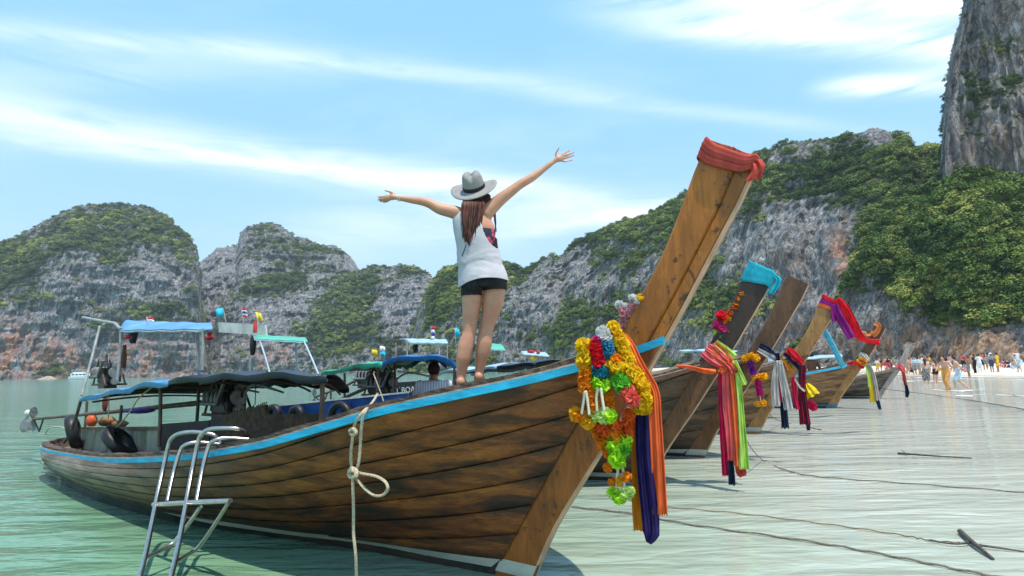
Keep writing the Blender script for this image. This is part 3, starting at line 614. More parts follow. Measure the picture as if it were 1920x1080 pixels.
def make_hull(bt, hw, stripe, prowm, stemm, nst=7, capm=CAPW, boot=BOOT, bottom=BOTM, rail_h=.044, thick=.034, top=1.0, seam=True, detail=True, stripe_aft=None):
    r = bt.root
    qs = np.linspace(.036, 1.24, nst+1); rise = .235*np.clip((TPAR-.50)/.5, 0, 1)**1.6-.06*np.clip((.5-TPAR)/.5, 0, 1)
    for s in (-1, 1):
        for k in range(nst):
            if not detail and s > 0 and k > 1: continue
            A_ = np.clip(qs[k]-rise, .036, 1.0); B_ = np.clip(qs[k+1]-rise, .036, 1.0)
            if k == 0: A_ = np.full(NT_, .036)
            ok = np.where(B_-A_ > .012)[0]
            if len(ok) < 3: continue
            ok = np.arange(ok[0], ok[-1]+1); D_ = B_-A_; g = np.minimum(.0065, D_*.2)
            rows = [(sec_pt(A_+g*.2, -.006), 1), (sec_pt(A_+g, .006), .9), (sec_pt(A_+D_*.22, .0075), .45), (sec_pt(A_+D_*.5, .008), .0), (sec_pt(A_+D_*.76, .0075), .4), (sec_pt(B_-g*1.2, .006), .9), (sec_pt(B_-g*.2, -.006), 1)]
            mb = MB(); mb.grid([mir(q[ok], s) for q, _ in rows]); o = mb.build('plank', hw, r, smooth=True)
            at_ = o.data.attributes.new('seam', 'FLOAT', 'POINT'); at_.data.foreach_set('value', np.repeat([w for _, w in rows], len(ok)).astype(np.float32))
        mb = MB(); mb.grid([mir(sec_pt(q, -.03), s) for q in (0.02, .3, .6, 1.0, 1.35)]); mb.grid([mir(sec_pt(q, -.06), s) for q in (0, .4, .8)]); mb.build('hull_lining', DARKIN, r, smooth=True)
        P10, P112 = sec_pt(1.0, .002), sec_pt(1.12, .002); P10[:, 2] = .112; P112[:, 2] = .03; ks = np.arange(NT_-26, NT_); tp = np.clip(np.linspace(0, 4, 26), .02, 1)
        rows = []
        for f in (.02, .4, .75):
            q = P10[ks]+(P112[ks]-P10[ks])*(.02+(f-.02)*tp)[:, None]; q[:, 1] += .005; rows.append(mir(q, s))
        mb = MB(); mb.grid(rows); mb.build('boot_stripe', boot, r, smooth=True)
        bt2 = []
        for q, z in ((1.0, .112), (1.12, .03), (1.4, -.3)):
            w = sec_pt(q, .002); w[:, 2] = z; bt2.append(mir(w, s))
        mb = MB(); mb.grid(bt2); mb.build('bottom_strake', bottom, r, smooth=True)
        # painted rubbing strake under the gunwale
        P0 = sec_pt(0.0); tail = np.array([[8.02, .036, 1.445], [8.17, .032, 1.49], [8.245, .030, 1.515]]); P0 = np.concatenate([P0, tail])
        hh = rail_h*interp(P0[:, 0], [(-.95, .72), (3, .8), (6, .95), (8.2, 1.0)])
        secs = []
        for p, h in zip(P0, hh):
            o = .020*min(1, p[1]/.2+.25)
            secs.append([(p[0], s*max(p[1]+o, .0), p[2]+.002), (p[0], s*max(p[1]+o, 0), p[2]-h), (p[0], s*max(p[1]-.015, 0), p[2]-h), (p[0], s*max(p[1]-.015, 0), p[2]+.002)])
        mb = MB(); mb.loft(secs); mb.build('rubbing_strake', stripe, r)
        secs = []; secs2 = []
        P1 = sec_pt(0.0); nn = len(P1)
        for j, p in enumerate(P1):
            w = .085*min(1, p[1]/.28); hc = .042+.006*math.sin(j*1.7)
            if p[1] < .012: w = .004
            secs.append([(p[0], s*(p[1]+.004), p[2]+.004), (p[0], s*(p[1]+.002), p[2]+hc), (p[0], s*max(p[1]-w, 0), p[2]+hc+.004), (p[0], s*max(p[1]-w, 0), p[2]-.03)])
            secs2.append([(p[0], s*(p[1]+.012), p[2]+.003), (p[0], s*(p[1]+.012), p[2]+.013), (p[0], s*max(p[1]-.002, 0), p[2]+.013), (p[0], s*max(p[1]-.002, 0), p[2]+.003)])
        mb = MB(); mb.loft(secs); mb.build('gunwale_cap', capm, r)
        mb = MB(); mb.loft(secs2); mb.build('gunwale_edge', CAPL, r)
    # prow timbers
    def board(z0, z1, f0, f1, th, name, m, n=16):
        secs = []
        for z in np.linspace(z0, z1, n):
            zb = z if z < 2.0 else 2.0+(z-2.0)*(2.44+.16-2.0)/(2.44-2.0); xb = float(interp(zb, BACK)); xf = float(interp(z, FRONT))
            pb = np.array([xb, 0, zb]); pf = np.array([xf, 0, z]); A = pb+(pf-pb)*f0; B = pb+(pf-pb)*f1
            tt = th*(1-.12*max(0, z-1.2)); e = (B-A)/(np.linalg.norm(B-A)+1e-9)*.012
            secs.append([A+[0, -tt/2+.008, 0], A+e+[0, -tt/2, 0], B-e+[0, -tt/2, 0], B+[0, -tt/2+.012, 0], B+[0, tt/2-.012, 0], B-e+[0, tt/2, 0], A+e+[0, tt/2, 0], A+[0, tt/2-.008, 0]])
        mb = MB(); mb.loft(secs); return mb.build(name, m, r, smooth=False)
    zt = 2.44*top
    board(-.3, 1.46, -.06, .997, .066, 'stem_post', stemm)
    if seam:
        board(1.462, zt, 0, .70, .058, 'prow_board', prowm); board(1.462, zt-.012, .712, .997, .056, 'prow_board', prowm)
    else: board(1.462, zt, 0, .997, .060, 'prow_board', prowm)
    board(.115, zt-.004, .999, 1.03, .048, 'stem_edge', EDGE, 20)
    # pale boot stripe across the stem foot
    for s in (-1, 1):
        mb = MB(); mb.loft([[(float(interp(z, BACK))-.02, s*.036, z), (float(interp(z, FRONT))+.004, s*.036, z), (float(interp(z, FRONT))+.004, s*.02, z), (float(interp(z, BACK))-.02, s*.02, z)] for z in (.03, .075, .113)]); mb.build('boot_stripe', boot, r)
    # fore deck with camber, made of boards that follow the sheer
    nbd = 7
    for k in range(nbd):
        f0, f1 = -1+2*k/nbd+.006, -1+2*(k+1)/nbd-.006; secs = []
        for u in np.linspace(5.55, 7.86, 14):
            hb = max(float(interp(u, S_HB))-.05, .02); z = float(interp(u, S_Z)); cam_ = .095*np.clip((u-5.5)/.8, 0, 1)
            zz0 = z-.005+cam_*(1-f0*f0); zz1 = z-.005+cam_*(1-f1*f1)
            secs.append([(u, f0*hb, zz0), (u, f1*hb, zz1), (u, f1*hb, zz1-.03), (u, f0*hb, zz0-.03)])
        mb = MB(); mb.loft(secs); mb.build('deck_board', DECK, r)
    # cabin sole and stern deck
    secs = []
    for u in np.linspace(-.7, 5.6, 16):
        z = float(interp(u, S_Z))*.35+.06; fz = (z-.1)/(float(interp(u, S_Z))-.1); hb = max(float(interp(u, A_HB))*(1-fz)+float(interp(u, S_HB))*fz-.10, .02); secs.append([(u, -hb, z), (u, hb, z), (u, hb, z-.03), (u, -hb, z-.03)])
    mb = MB(); mb.loft(secs); mb.build('floor_boards', DECK, r)
    for u in (-.45, .6, 2.4, 4.3):
        hb = float(interp(u, S_HB))-.05; z = float(interp(u, S_Z))-.05
        mb = MB(); mb.box((u, 0, z), (.2, 2*hb, .035)); mb.build('thwart', DECK, r)

def arch_roof(bt, secs_uz, half, crown, th, mats, name='canopy', nv=11, valance=.05, wrinkle=.012, seed=0, split=None, far=None, tilt=0.0):
    """barrel roof: secs_uz [(u, z of the edge)], built as a thick cloth with a lining and a hanging valance"""
    us = np.linspace(secs_uz[0][0], secs_uz[-1][0], 28); zs = interp(us, secs_uz); rg = np.random.default_rng(seed)
    vs = np.linspace(-1, 1, nv); U, Vv = np.meshgrid(us, vs, indexing='ij')
    Zc = zs[:, None]+crown*(1-Vv**2)
    wn = (fbm(np.stack([U.ravel()*2.2, Vv.ravel()*2+seed, U.ravel()*0], 1), 3, seed)-.5).reshape(U.shape)
    sagg = .024*np.cos(U*2*math.pi/.78)
    Zc = Zc+wn*wrinkle*2.5+sagg*(1-.3*Vv**2)
    if far is not None: U = U-(us[-1]-far)*((Vv+1)/2)*((U-us[0])/(us[-1]-us[0]))
    Zc = Zc-tilt*((Vv+1)/2)*np.clip((U-us[0])/(us[-1]-us[0])*1.6, 0, 1)
    P = np.stack([U, Vv*half, Zc], -1)
    parts = [(us[0], us[-1], mats[0])] if split is None else [(us[0], split, mats[0]), (split, us[-1], mats[1])]
    for (a, b2, m) in parts:
        idx = [i for i in range(len(us)) if a-1e-6 <= us[i] <= b2+1e-6]
        if split is not None and a > us[0]: idx = [idx[0]-1]+idx
        Q = P[idx]; vz = Q[:, :1].copy(); vz[:, 0, 2] -= valance*(.7+.6*rg.random(len(idx))); vz2 = Q[:, -1:].copy(); vz2[:, 0, 2] -= valance*(.7+.6*rg.random(len(idx)))
        Q = np.concatenate([vz, Q, vz2], 1)
        mb = MB(); mb.grid(Q); o = mb.build(name, m, bt.root, smooth=True, solid=.004)
    mb = MB()
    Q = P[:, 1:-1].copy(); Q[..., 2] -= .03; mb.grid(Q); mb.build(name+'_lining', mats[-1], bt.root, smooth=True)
    return P
def posts(bt, lst, r=.018, m=RUST):
    for a, b2 in lst:
        mb = MB(); mb.tube(spline3([a, (np.array(a)+np.array(b2))/2+np.array([.004, .003, 0]), b2], 5), r, 7); mb.build('canopy_post', m, bt.root, smooth=True)
def engine(bt, c, sc=1.0, yaw=0.0, shaft_to=None, parent_name='longtail_engine'):
    """car engine on a pivot: block, head, pipes, pulley, fan, tiller, shaft and propeller"""
    root = bt.root; c = np.array(c, float)
    mb = MB(); mb.box(c, (.42*sc, .24*sc, .24*sc)); mb.box(c+[0, 0, .17*sc], (.40*sc, .13*sc, .10*sc)); mb.box(c+[-.06*sc, 0, -.17*sc], (.30*sc, .2*sc, .12*sc))
    mb.box(c+[.1*sc, -.14*sc, .06*sc], (.14*sc, .06*sc, .12*sc))
    o = mb.build(parent_name, IRON, root)
    mb = MB()
    for k in range(4): mb.tube(spline3([c+[(-.15+.1*k)*sc, -.10*sc, .14*sc], c+[(-.15+.1*k)*sc, -.22*sc, .12*sc], c+[(-.12+.09*k)*sc, -.24*sc, -.02*sc]], 7), .02*sc, 6)
    mb.tube([c+[-.2*sc, -.24*sc, -.02*sc], c+[.22*sc, -.25*sc, -.02*sc], c+[.36*sc, -.24*sc, .26*sc]], .026*sc, 7); mb.build('exhaust_pipe', GREYM, o, smooth=True)
    mb = MB()
    for k, (dx, dz, rr) in enumerate(((.25, .05, .10), (.26, -.1, .065), (.25, .17, .05))):
        mb.lathe([(0, -.02), (rr*sc, -.02), (rr*sc*.8, 0), (rr*sc, .02), (0, .02)], 16, c+np.array([dx, 0, dz])*sc, Matrix.Rotation(math.pi/2, 3, 'Y'))
    mb.build('pulley', GREYM, o, smooth=True)
    mb = MB()
    for s in (-1, 1):
        mb.beam(c+[-.3*sc, s*.16*sc, -.16*sc], c+[.34*sc, s*.16*sc, -.16*sc], .035*sc); mb.beam(c+[-.26*sc, s*.16*sc, -.16*sc], c+[-.05*sc, s*.16*sc, .30*sc], .022*sc); mb.beam(c+[.30*sc, s*.16*sc, -.16*sc], c+[-.05*sc, s*.16*sc, .30*sc], .022*sc)
    mb.build('engine_frame', RUST, o)
    mb = MB(); mb.tube(spline3([c+[.28*sc, .05, .1*sc], c+[.55*sc, .02, .2*sc], c+[.95*sc, .05, .14*sc]], 9), .016*sc, 7); mb.build('tiller', POLE, o, smooth=True)
    mb = MB(); rg = random.Random(int(abs(c[0])*100))
    for k in range(5):
        a = c+np.array([rg.uniform(-.2, .2), rg.uniform(-.15, .15), rg.uniform(.0, .25)])*sc; b2 = c+np.array([rg.uniform(-.3, .3), rg.uniform(-.2, .2), rg.uniform(-.1, .3)])*sc
        mb.tube(spline3([a, (a+b2)/2+np.array([0, 0, rg.uniform(.05, .18)*sc]), b2], 9), .011*sc, 5)
    mb.build('hose', RUBBER, o, smooth=True)
    if shaft_to is not None:
        e = np.array(shaft_to, float)
        mb = MB(); mb.tube([c+[-.2*sc, 0, 0], c+(e-c)*.4, e], [.03, .027, .022], 8); mb.build('propeller_shaft', RUST, o, smooth=True)
        dr = (e-c)/np.linalg.norm(e-c); mb = MB()
        for k in range(2):
            s = 1 if k else -1; up = np.array([0, 0, 1.])*s; sd = np.cross(dr, up)
            mb.grid([[e+dr*.02+up*.02+sd*.02, e+dr*.02+up*.02-sd*.02], [e+dr*.03+up*.10+sd*.07, e-dr*.0+up*.10-sd*.06], [e+dr*.03+up*.17+sd*.05, e-dr*.01+up*.17-sd*.05], [e+up*.2+sd*.01, e+up*.2-sd*.01]])
        mb.build('propeller', GREYM, o, solid=.012)
        mb = MB(); mb.beam(e-dr*.02, e-dr*.34+np.array([0, 0, -.20]), .02); mb.beam(e-dr*.34+np.array([0, 0, -.20]), e-dr*.5, .02); mb.build('skeg', IRON, o)
    return o
def frame_roof(bt, pl, roofm, cor, z_th=.03, extra=None, postm=POLE, fr=.016):
    """flat tarp roof on a pole frame; cor = four own-frame corners near-aft, near-fore, far-fore, far-aft"""
    A, B, C2, D = [np.array(q, float) for q in cor]; n = 9; P = []
    for i in range(n):
        f = i/(n-1); row = []
        for j in range(7):
            g = j/6; q = (A*(1-f)+B*f)*(1-g)+(D*(1-f)+C2*f)*g; q = q+np.array([0, 0, .035*math.sin(math.pi*g)-.010*math.sin(math.pi*4*f)**2]); row.append(q)
        P.append(row)
    P = np.array(P); vz = P[:, :1].copy(); vz[..., 2] -= .022; Q = np.concatenate([vz, P], 1)
    mb = MB(); mb.grid(Q); mb.build('tarp_roof', roofm, bt.root, smooth=True, solid=.008)
    mb = MB(); mb.tube(np.concatenate([P[:, 0]-[0, 0, .02], P[-1, 1:]-[0, 0, .02]]), fr*.7, 6); mb.tube(np.concatenate([P[0]-[0, 0, .02], P[1:, -1]-[0, 0, .02]]), fr*.7, 6); mb.build('roof_frame', postm, bt.root, smooth=True)
    posts(bt, pl, fr, postm)
B1 = Boat('longtail_boat', (.0506, 4.1515), 38, 1.0, 'nearest longtail boat with amber planks, blue gunwale stripe and flower draped prow')
B2 = Boat('longtail_boat', (1.53, 7.40), 28, .95, 'longtail boat with dark prow under a teal cloth and a blue cabin side')
B3 = Boat('longtail_boat', (2.75, 9.33), 30, 1.0, 'longtail boat with bare brown prow and a navy and white sash')
B4 = Boat('longtail_boat', (4.77, 12.37), 32, 1.0, 'longtail boat with golden prow topped by a red and purple cloth')
B7 = Boat('longtail_boat', (6.3, 15.69), 32, .85, 'longtail boat with short dark prow and pale blue ribbon, half hidden by the golden prow')
B5 = Boat('longtail_boat', (9.58, 18.71), 40, .95, 'longtail boat of light golden planks with an orange ribbon curled round its prow')
B6 = Boat('longtail_boat', (13.57, 23.12), 34, .75, 'small weathered grey longtail boat nearest the beach')
make_hull(B1, HW1, BLUE, PW1, PW1L, nst=8)
make_hull(B2, HW2, M('brown_strake', (.10, .055, .03), .6, .3, 6), PW2, PW2L, nst=5, seam=False)
make_hull(B3, HW2, M('brown_strake', (.10, .055, .03)), PW3, PW2L, nst=5, seam=False)
make_hull(B4, HW3, M('brown_strake', (.10, .055, .03)), PW4, PW4, nst=5, seam=False, bottom=M('black_bottom', (.012, .013, .016), .5))
make_hull(B7, HW4, M('brown_strake', (.10, .055, .03)), PW2, PW2, nst=4, seam=False, detail=False)
make_hull(B5, HW3, BLUE, PW3, PW4, nst=5, seam=False, boot=M('teal_boot', (.05, .22, .28), .5, .2), rail_h=.06)
make_hull(B6, HW4, M('grey_strake', (.16, .12, .09), .7, .3), PW6, PW6, nst=4, seam=False, detail=False, top=1.04)

# ---------------------------------------------------------------- nearest boat: canopy, frames, boards, engines
def E_(bt, pts, v): return [(lambda q: (q[0], q[2]))(bt.L(x, y, v)) for x, y in pts]
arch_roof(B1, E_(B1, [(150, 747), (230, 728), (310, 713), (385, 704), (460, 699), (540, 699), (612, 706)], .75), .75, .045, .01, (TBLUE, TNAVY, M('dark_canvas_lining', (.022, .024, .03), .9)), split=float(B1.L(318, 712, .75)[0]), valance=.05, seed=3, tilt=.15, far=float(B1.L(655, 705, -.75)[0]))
def post(bt, x0, y0, x1, y1, v, m=RUST, r=.018): posts(bt, [(bt.L(x0, y0, v), bt.L(x1, y1, v))], r, m)
for a in ((152, 750, 134, 806, .70), (301, 722, 298, 838, .62), (604, 708, 602, 792, .66), (372, 730, 368, 800, .1), (228, 760, 222, 812, .1), (163, 752, 158, 812, .0)): post(B1, *a)
for (x0, x1, v) in ((155, 612, .73),):
    mb = MB(); q = [B1.L(x, np.interp(x, [150, 230, 310, 385, 460, 540, 612], [752, 733, 719, 711, 706, 706, 713]), .73) for x in np.linspace(x0, x1, 12)]
    if v < 0:
        for p in q: p[1] = .70
    mb.tube(q, .014, 6); mb.build('canopy_rail', RUST, B1.root, smooth=True)
FU = float(B1.L(655, 705, -.75)[0])
for u in np.linspace(1.7, 5.9, 6):
    z = float(interp(u, E_(B1, [(150, 752), (310, 719), (460, 706), (612, 713)], .75))); mb = MB()
    mb.tube([(u-(6.08-FU)*(w+1)/2*(u-1.4)/4.68, .72*w, z-.035+.045*(1-w*w)-.15*(w+1)/2*min(1, (u-1.4)/4.68*1.6)) for w in np.linspace(-1, 1, 9)], .012, 6); mb.build('canopy_hoop', RUST, B1.root, smooth=True)
# stern frame with blue tarp
cor = [B1.L(224, 618, .45), B1.L(398, 616, .45), B1.L(392, 608, -.35), B1.L(240, 600, -.35)]
frame_roof(B1, [(B1.L(153, 742, .7), B1.L(187, 612, .45)), (B1.L(220, 712, .45), B1.L(227, 618, .45)), (B1.L(379, 694, .45), B1.L(381, 616, .45)), (B1.L(372, 694, -.3), B1.L(372, 616, -.3))], TBLUE, cor)
mb = MB(); mb.tube([B1.L(155, 595, .3), B1.L(190, 602, .4), B1.L(215, 606, .44), B1.L(226, 617, .45)], .018, 7); mb.tube([B1.L(185, 615, .45), B1.L(200, 603, .3), B1.L(222, 607, 0)], .012, 6); mb.build('roof_frame', POLE, B1.root, smooth=True)
# side boards of the cabin
def panel(bt, pts, v, m, name='side_board', th=.025):
    """upright board; pts = picture corners (bottom-left, bottom-right, top-right, top-left)"""
    q = [bt.L(x, y, v) for x, y in pts]; n = np.array([0, th, 0]); mb = MB(); mb.loft([q, [p+n for p in q]]); return mb.build(name, m, bt.root)
for k in range(6):
    xa, xb = 152+k*24.5, 152+(k+1)*24.5-1.2; panel(B1, [(xa, 866), (xb, 868), (xb, 803.5+(k % 2)), (xa, 804)], .42, GREYBD)
panel(B1, [(150, 806), (302, 806), (302, 800), (150, 801)], .45, RUST, 'board_rail')
panel(B1, [(302, 870), (392, 862), (392, 788), (302, 795)], .44, DKBD)
panel(B1, [(394, 862), (500, 845), (500, 781), (394, 787)], .44, DKBD)
def mat_panel(x0, x1, yt0, yt1, yb0, yb1, v):
    o = panel(B1, [(x0, yb0), (x1, yb1), (x1, yt1), (x0, yt0)], v, CARPET, 'coir_mat', .03)
    mb = MB(); rg = random.Random(int(x0)); n = int((x1-x0)/3.2)
    for i in range(n):
        f = (i+.5)/n; x = x0+(x1-x0)*f; y = yt0+(yt1-yt0)*f; a = B1.L(x, y+1, v)+np.array([0, .012, 0]); b2 = B1.L(x+rg.uniform(1, 4), y-rg.uniform(2.5, 6), v)+np.array([0, .012, 0])
        mb.beam(a, b2, .007)
    mb.build('fringe', CARPET, o)
mat_panel(418, 497, 779, 759, 860, 848, .5)
panel(B1, [(497, 850), (560, 840), (560, 776), (497, 777)], .5, CARPET, 'coir_mat'); panel(B1, [(561, 840), (604, 830), (604, 776), (561, 776)], .5, CARPET, 'coir_mat')
engine(B1, B1.L(428, 752, .0), .85, shaft_to=B1.L(62, 786, .1))
engine(B1, B1.L(205, 704, -.15), .8)
mb = MB(); a = B1.L(52, 775, .1); mb.ell(a, (.075, .05, .06), 12, 8); mb.build('float', WHITEP, B1.root, smooth=True)
mb = MB(); mb.lathe([(0, -.012), (.12, -.012), (.13, 0), (.12, .012), (0, .012)], 18, B1.L(50, 796, .12), Matrix.Rotation(1.2, 3, 'X')@Matrix.Rotation(.4, 3, 'Y')); mb.build('propeller_guard', GREYM, B1.root, smooth=True)
# bits and pieces lying in the stern
def clutter(bt, name, x, y, v, size, m, rz=0.0):
    p = bt.L(x, y, v); mb = MB(); rg = random.Random(int(x*7+y)); secs = []
    for k in range(6):
        f = k/5; w = math.sin(math.pi*(.12+.76*f))**.6; secs.append([p+np.array([size[0]*.5*w*math.cos(a)*(1+rg.uniform(-.15, .15)), size[1]*.5*w*math.sin(a)*(1+rg.uniform(-.15, .15)), size[2]*(f-.5)]) for a in np.linspace(0, 2*math.pi, 10, endpoint=False)])
    mb.loft(secs); return mb.build(name, m, bt.root, smooth=True)
clutter(B1, 'fuel_can', 172, 789, .1, (.16, .14, .15), M('orange_plastic', (.55, .09, .02), .4)); clutter(B1, 'bundle', 200, 790, .1, (.25, .2, .12), M('brown_sack', (.26, .13, .05), .9, .3)); clutter(B1, 'bundle', 225, 795, .0, (.16, .2, .09), M('brown_sack', (.26, .13, .05)))
clutter(B1, 'hanging_cloth', 197, 758, .2, (.14, .05, .18), M('dark_red_cloth', (.16, .02, .02), .9)); clutter(B1, 'hanging_bag', 250, 628, .1, (.13, .10, .22), M('black_bag', (.015, .014, .016), .6)); clutter(B1, 'bundle', 262, 770, .1, (.5, .3, .06), PURPLE)
for x, y in ((240, 622), (393, 623)):
    for k in range(2): clutter(B1, 'lamp', x, y+k*10, .42, (.05+.03*k, .05+.03*k, .05), M('red_lamp_plastic', (.45, .02, .03), .3))
mb = MB(); mb.lathe([(0, 0), (.03, 0), (.035, .12), (.02, .3), (0, .3)], 10, B1.L(231, 690, .1)); mb.build('exhaust_stack', M('rust_pipe', (.16, .06, .03), .8, .4), B1.root, smooth=True)
# grating by the rudder, half in the water
mb = MB()
for k in range(4): mb.beam(B1.L(78+k*5, 868+k*9, .35), B1.L(122+k*6, 884+k*9, .42), .03)
mb.build('rudder_grating', GREYBD, B1.root)
# cords
def cord(bt, pts, v, r=.006, m=ROPE, n=20, name='cord'):
    mb = MB(); mb.tube(spline3([bt.L(x, y, v) for x, y in pts], n), r, 5); return mb.build(name, m, bt.root, smooth=True)
cord(B1, [(290, 722), (262, 745), (245, 770), (225, 795), (215, 803)], .6, .008); cord(B1, [(203, 730), (204, 760), (203, 785)], .6, .006); cord(B1, [(365, 622), (370, 660), (372, 690)], .3, .006); cord(B1, [(480, 715), (478, 760)], 0, .005, ROPED)
cord(B1, [(85, 815), (92, 803), (112, 800), (125, 806)], .3, .008); cord(B1, [(135, 808), (120, 830)], .5, .02, RUST)
cord(B1, [(700, 700), (715, 740), (722, 762)], -.3, .005); 

# ---------------------------------------------------------------- boat with the blue cabin side
def boards(bt, x0, x1, yt, yb, v, m, n, name='side_board'):
    for k in range(n):
        a = x0+(x1-x0)*k/n; b2 = x0+(x1-x0)*(k+1)/n-.8; f = lambda L_, x: L_[0]+(L_[1]-L_[0])*(x-x0)/(x1-x0); panel(bt, [(a, f(yb, a)), (b2, f(yb, b2)), (b2, f(yt, b2)), (a, f(yt, a))], v, m, name)
boards(B2, 500, 712, (762, 741), (830, 812), .86, BLUED, 4); boards(B2, 712, 765, (741, 735), (812, 800), .86, BLUED, 1)
panel(B2, [(498, 764), (765, 737), (765, 734), (498, 761)], .89, WHITEP, 'board_rail')
arch_roof(B2, E_(B2, [(600, 698), (660, 686), (722, 676), (760, 669), (795, 666), (830, 672), (856, 684)], .72), .70, .03, .01, (TGREEN, TROYAL, TGREY), split=float(B2.L(724, 676, .72)[0]), valance=.07, seed=5, far=float(B2.L(838, 690, -.7)[0]))
for a in ((646, 700, 646, 748, .6), (709, 688, 706, 745, .6), (740, 682, 740, 760, .2), (852, 686, 850, 732, .66), (620, 700, 620, 760, -.5)): post(B2, *a)
frame_roof(B2, [(B2.L(488, 640, .4), B2.L(506, 700, .5)), (B2.L(570, 640, .4), B2.L(597, 702, .5)), (B2.L(555, 640, -.3), B2.L(556, 715, -.3)), (B2.L(470, 640, -.3), B2.L(468, 730, -.3))][::1], TMINT, [B2.L(478, 635, .4), B2.L(577, 640, .4), B2.L(568, 634, -.35), B2.L(474, 628, -.35)], postm=M('pale_blue_pole', (.36, .48, .55), .5, .15))
panel(B2, [(410, 623), (500, 629), (497, 609), (408, 604)], -.1, WHITEP, 'white_board'); mb = MB(); mb.lathe([(0, 0), (.035, 0), (.035, .16), (.028, .17), (.028, .22), (0, .22)], 10, B2.L(478, 624, .1)); mb.build('lamp', REDP, B2.root, smooth=True)
clutter(B2, 'hanging_bag', 474, 648, .1, (.13, .1, .34), M('black_bag', (.015, .014, .016)))
engine(B2, B2.L(716, 722, .1), .9, shaft_to=B2.L(520, 792, -.2)); cord(B2, [(470, 660), (465, 690)], .1, .006)
clutter(B2, 'life_vest', 720, 768, .7, (.2, .12, .16), M('dull_red_vest', (.22, .05, .035), .9)); clutter(B2, 'life_vest', 750, 760, .6, (.3, .12, .1), M('dull_red_vest', (.22, .05, .035)))
# third boat: pale canopy, engine, sign
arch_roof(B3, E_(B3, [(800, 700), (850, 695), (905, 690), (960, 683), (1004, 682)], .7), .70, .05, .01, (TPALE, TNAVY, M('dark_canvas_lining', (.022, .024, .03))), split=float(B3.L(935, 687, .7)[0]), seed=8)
for a in ((806, 702, 806, 735, .6), (905, 694, 905, 715, .6), (1000, 688, 1000, 700, .6)): post(B3, *a)
frame_roof(B3, [(B3.L(763, 642, .4), B3.L(763, 690, .4)), (B3.L(823, 644, .4), B3.L(823, 690, .4)), (B3.L(742, 642, -.3), B3.L(742, 690, -.3)), (B3.L(838, 642, -.3), B3.L(838, 690, -.3))], TPALE, [B3.L(768, 642, .4), B3.L(840, 643, .4), B3.L(832, 637, -.4), B3.L(748, 635, -.4)])
clutter(B3, 'hanging_bag', 779, 652, .1, (.1, .1, .2), M('black_bag', (.015, .014, .016)))
engine(B3, B3.L(690, 708, .2), .9, shaft_to=B3.L(590, 745, -.1))
sg = panel(B3, [(728, 751), (822, 742), (822, 712), (728, 718)], .55, BLACKB, 'sign_board')
def text_mesh(body, size, name, m, parent, loc, rotm):
    cu = bpy.data.curves.new(name, 'FONT'); cu.body = body; cu.size = size; cu.extrude = .004; cu.resolution_u = 2
    tmp = bpy.data.objects.new('tmp_lettering', cu); COL.objects.link(tmp); dg = bpy.context.evaluated_depsgraph_get()
    me = bpy.data.meshes.new_from_object(tmp.evaluated_get(dg)); bpy.data.objects.remove(tmp); bpy.data.curves.remove(cu)
    me.name = name; o = bpy.data.objects.new(name, me); COL.objects.link(o); o.data.materials.clear(); o.data.materials.append(m); o.parent = parent
    o.matrix_local = Matrix.Translation(loc)@rotm; return o
p0 = B3.L(735, 739, .55); p1 = B3.L(822, 731, .55); tl = Vector(p1-p0).normalized()
text_mesh('AT BOAT SERV', .155, 'sign_lettering', LETTER, sg, Vector(p0)+Vector((0, -.012, 0)), Matrix((tl, Vector((0, -1, 0)).cross(tl)*1, Vector((0, -1, 0)))).transposed().to_4x4())
panel(B3, [(690, 770), (830, 745), (830, 741), (690, 766)], .6, WHITEP, 'board_rail')
# fourth, short dark, and others: roofs seen over the gunwale
frame_roof(B4, [(B4.L(905, 655, .4), B4.L(908, 700, .4)), (B4.L(938, 656, .3), B4.L(936, 700, .3)), (B4.L(892, 650, -.4), B4.L(892, 700, -.4)), (B4.L(945, 655, -.4), B4.L(945, 700, -.4))], TMINT, [B4.L(896, 652, .4), B4.L(948, 657, .4), B4.L(938, 645, -.5), B4.L(890, 641, -.5)])
arch_roof(B4, E_(B4, [(880, 697), (940, 690), (1000, 686), (1060, 684)], .7), .70, .05, .01, (TPALE, TGREY), seed=12)
for a in ((890, 698, 890, 720, .6), (1050, 688, 1050, 700, .6)): post(B4, *a)
frame_roof(B7, [(B7.L(985, 668, .4), B7.L(985, 700, .4)), (B7.L(1022, 668, .4), B7.L(1022, 700, .4)), (B7.L(975, 664, -.4), B7.L(975, 700, -.4)), (B7.L(1015, 664, -.4), B7.L(1015, 700, -.4))], TPALE, [B7.L(980, 664, .4), B7.L(1030, 668, .4), B7.L(1020, 660, -.4), B7.L(976, 658, -.4)])
clutter(B7, 'life_ring', 1000, 672, .3, (.3, .2, .25), M('yellow_cloth', (.62, .42, .03), .8)); clutter(B7, 'lamp', 1009, 660, .2, (.14, .14, .16), REDP); clutter(B7, 'bundle', 996, 660, .1, (.3, .2, .14), M('crimson_cloth', (.45, .01, .06), .8))
arch_roof(B5, E_(B5, [(1275, 658), (1310, 658), (1380, 660)], .7), .8, .05, .01, (TPALE, TGREY), seed=14)
for x in (1290, 1370): post(B5, x, 662, x, 712, .6)
frame_roof(B5, [(B5.L(1488, 676, .3), B5.L(1488, 708, .3)), (B5.L(1560, 674, .3), B5.L(1560, 700, .3))], TPALE, [B5.L(1440, 678, .4), B5.L(1580, 668, .4), B5.L(1575, 664, -.5), B5.L(1440, 672, -.5)])

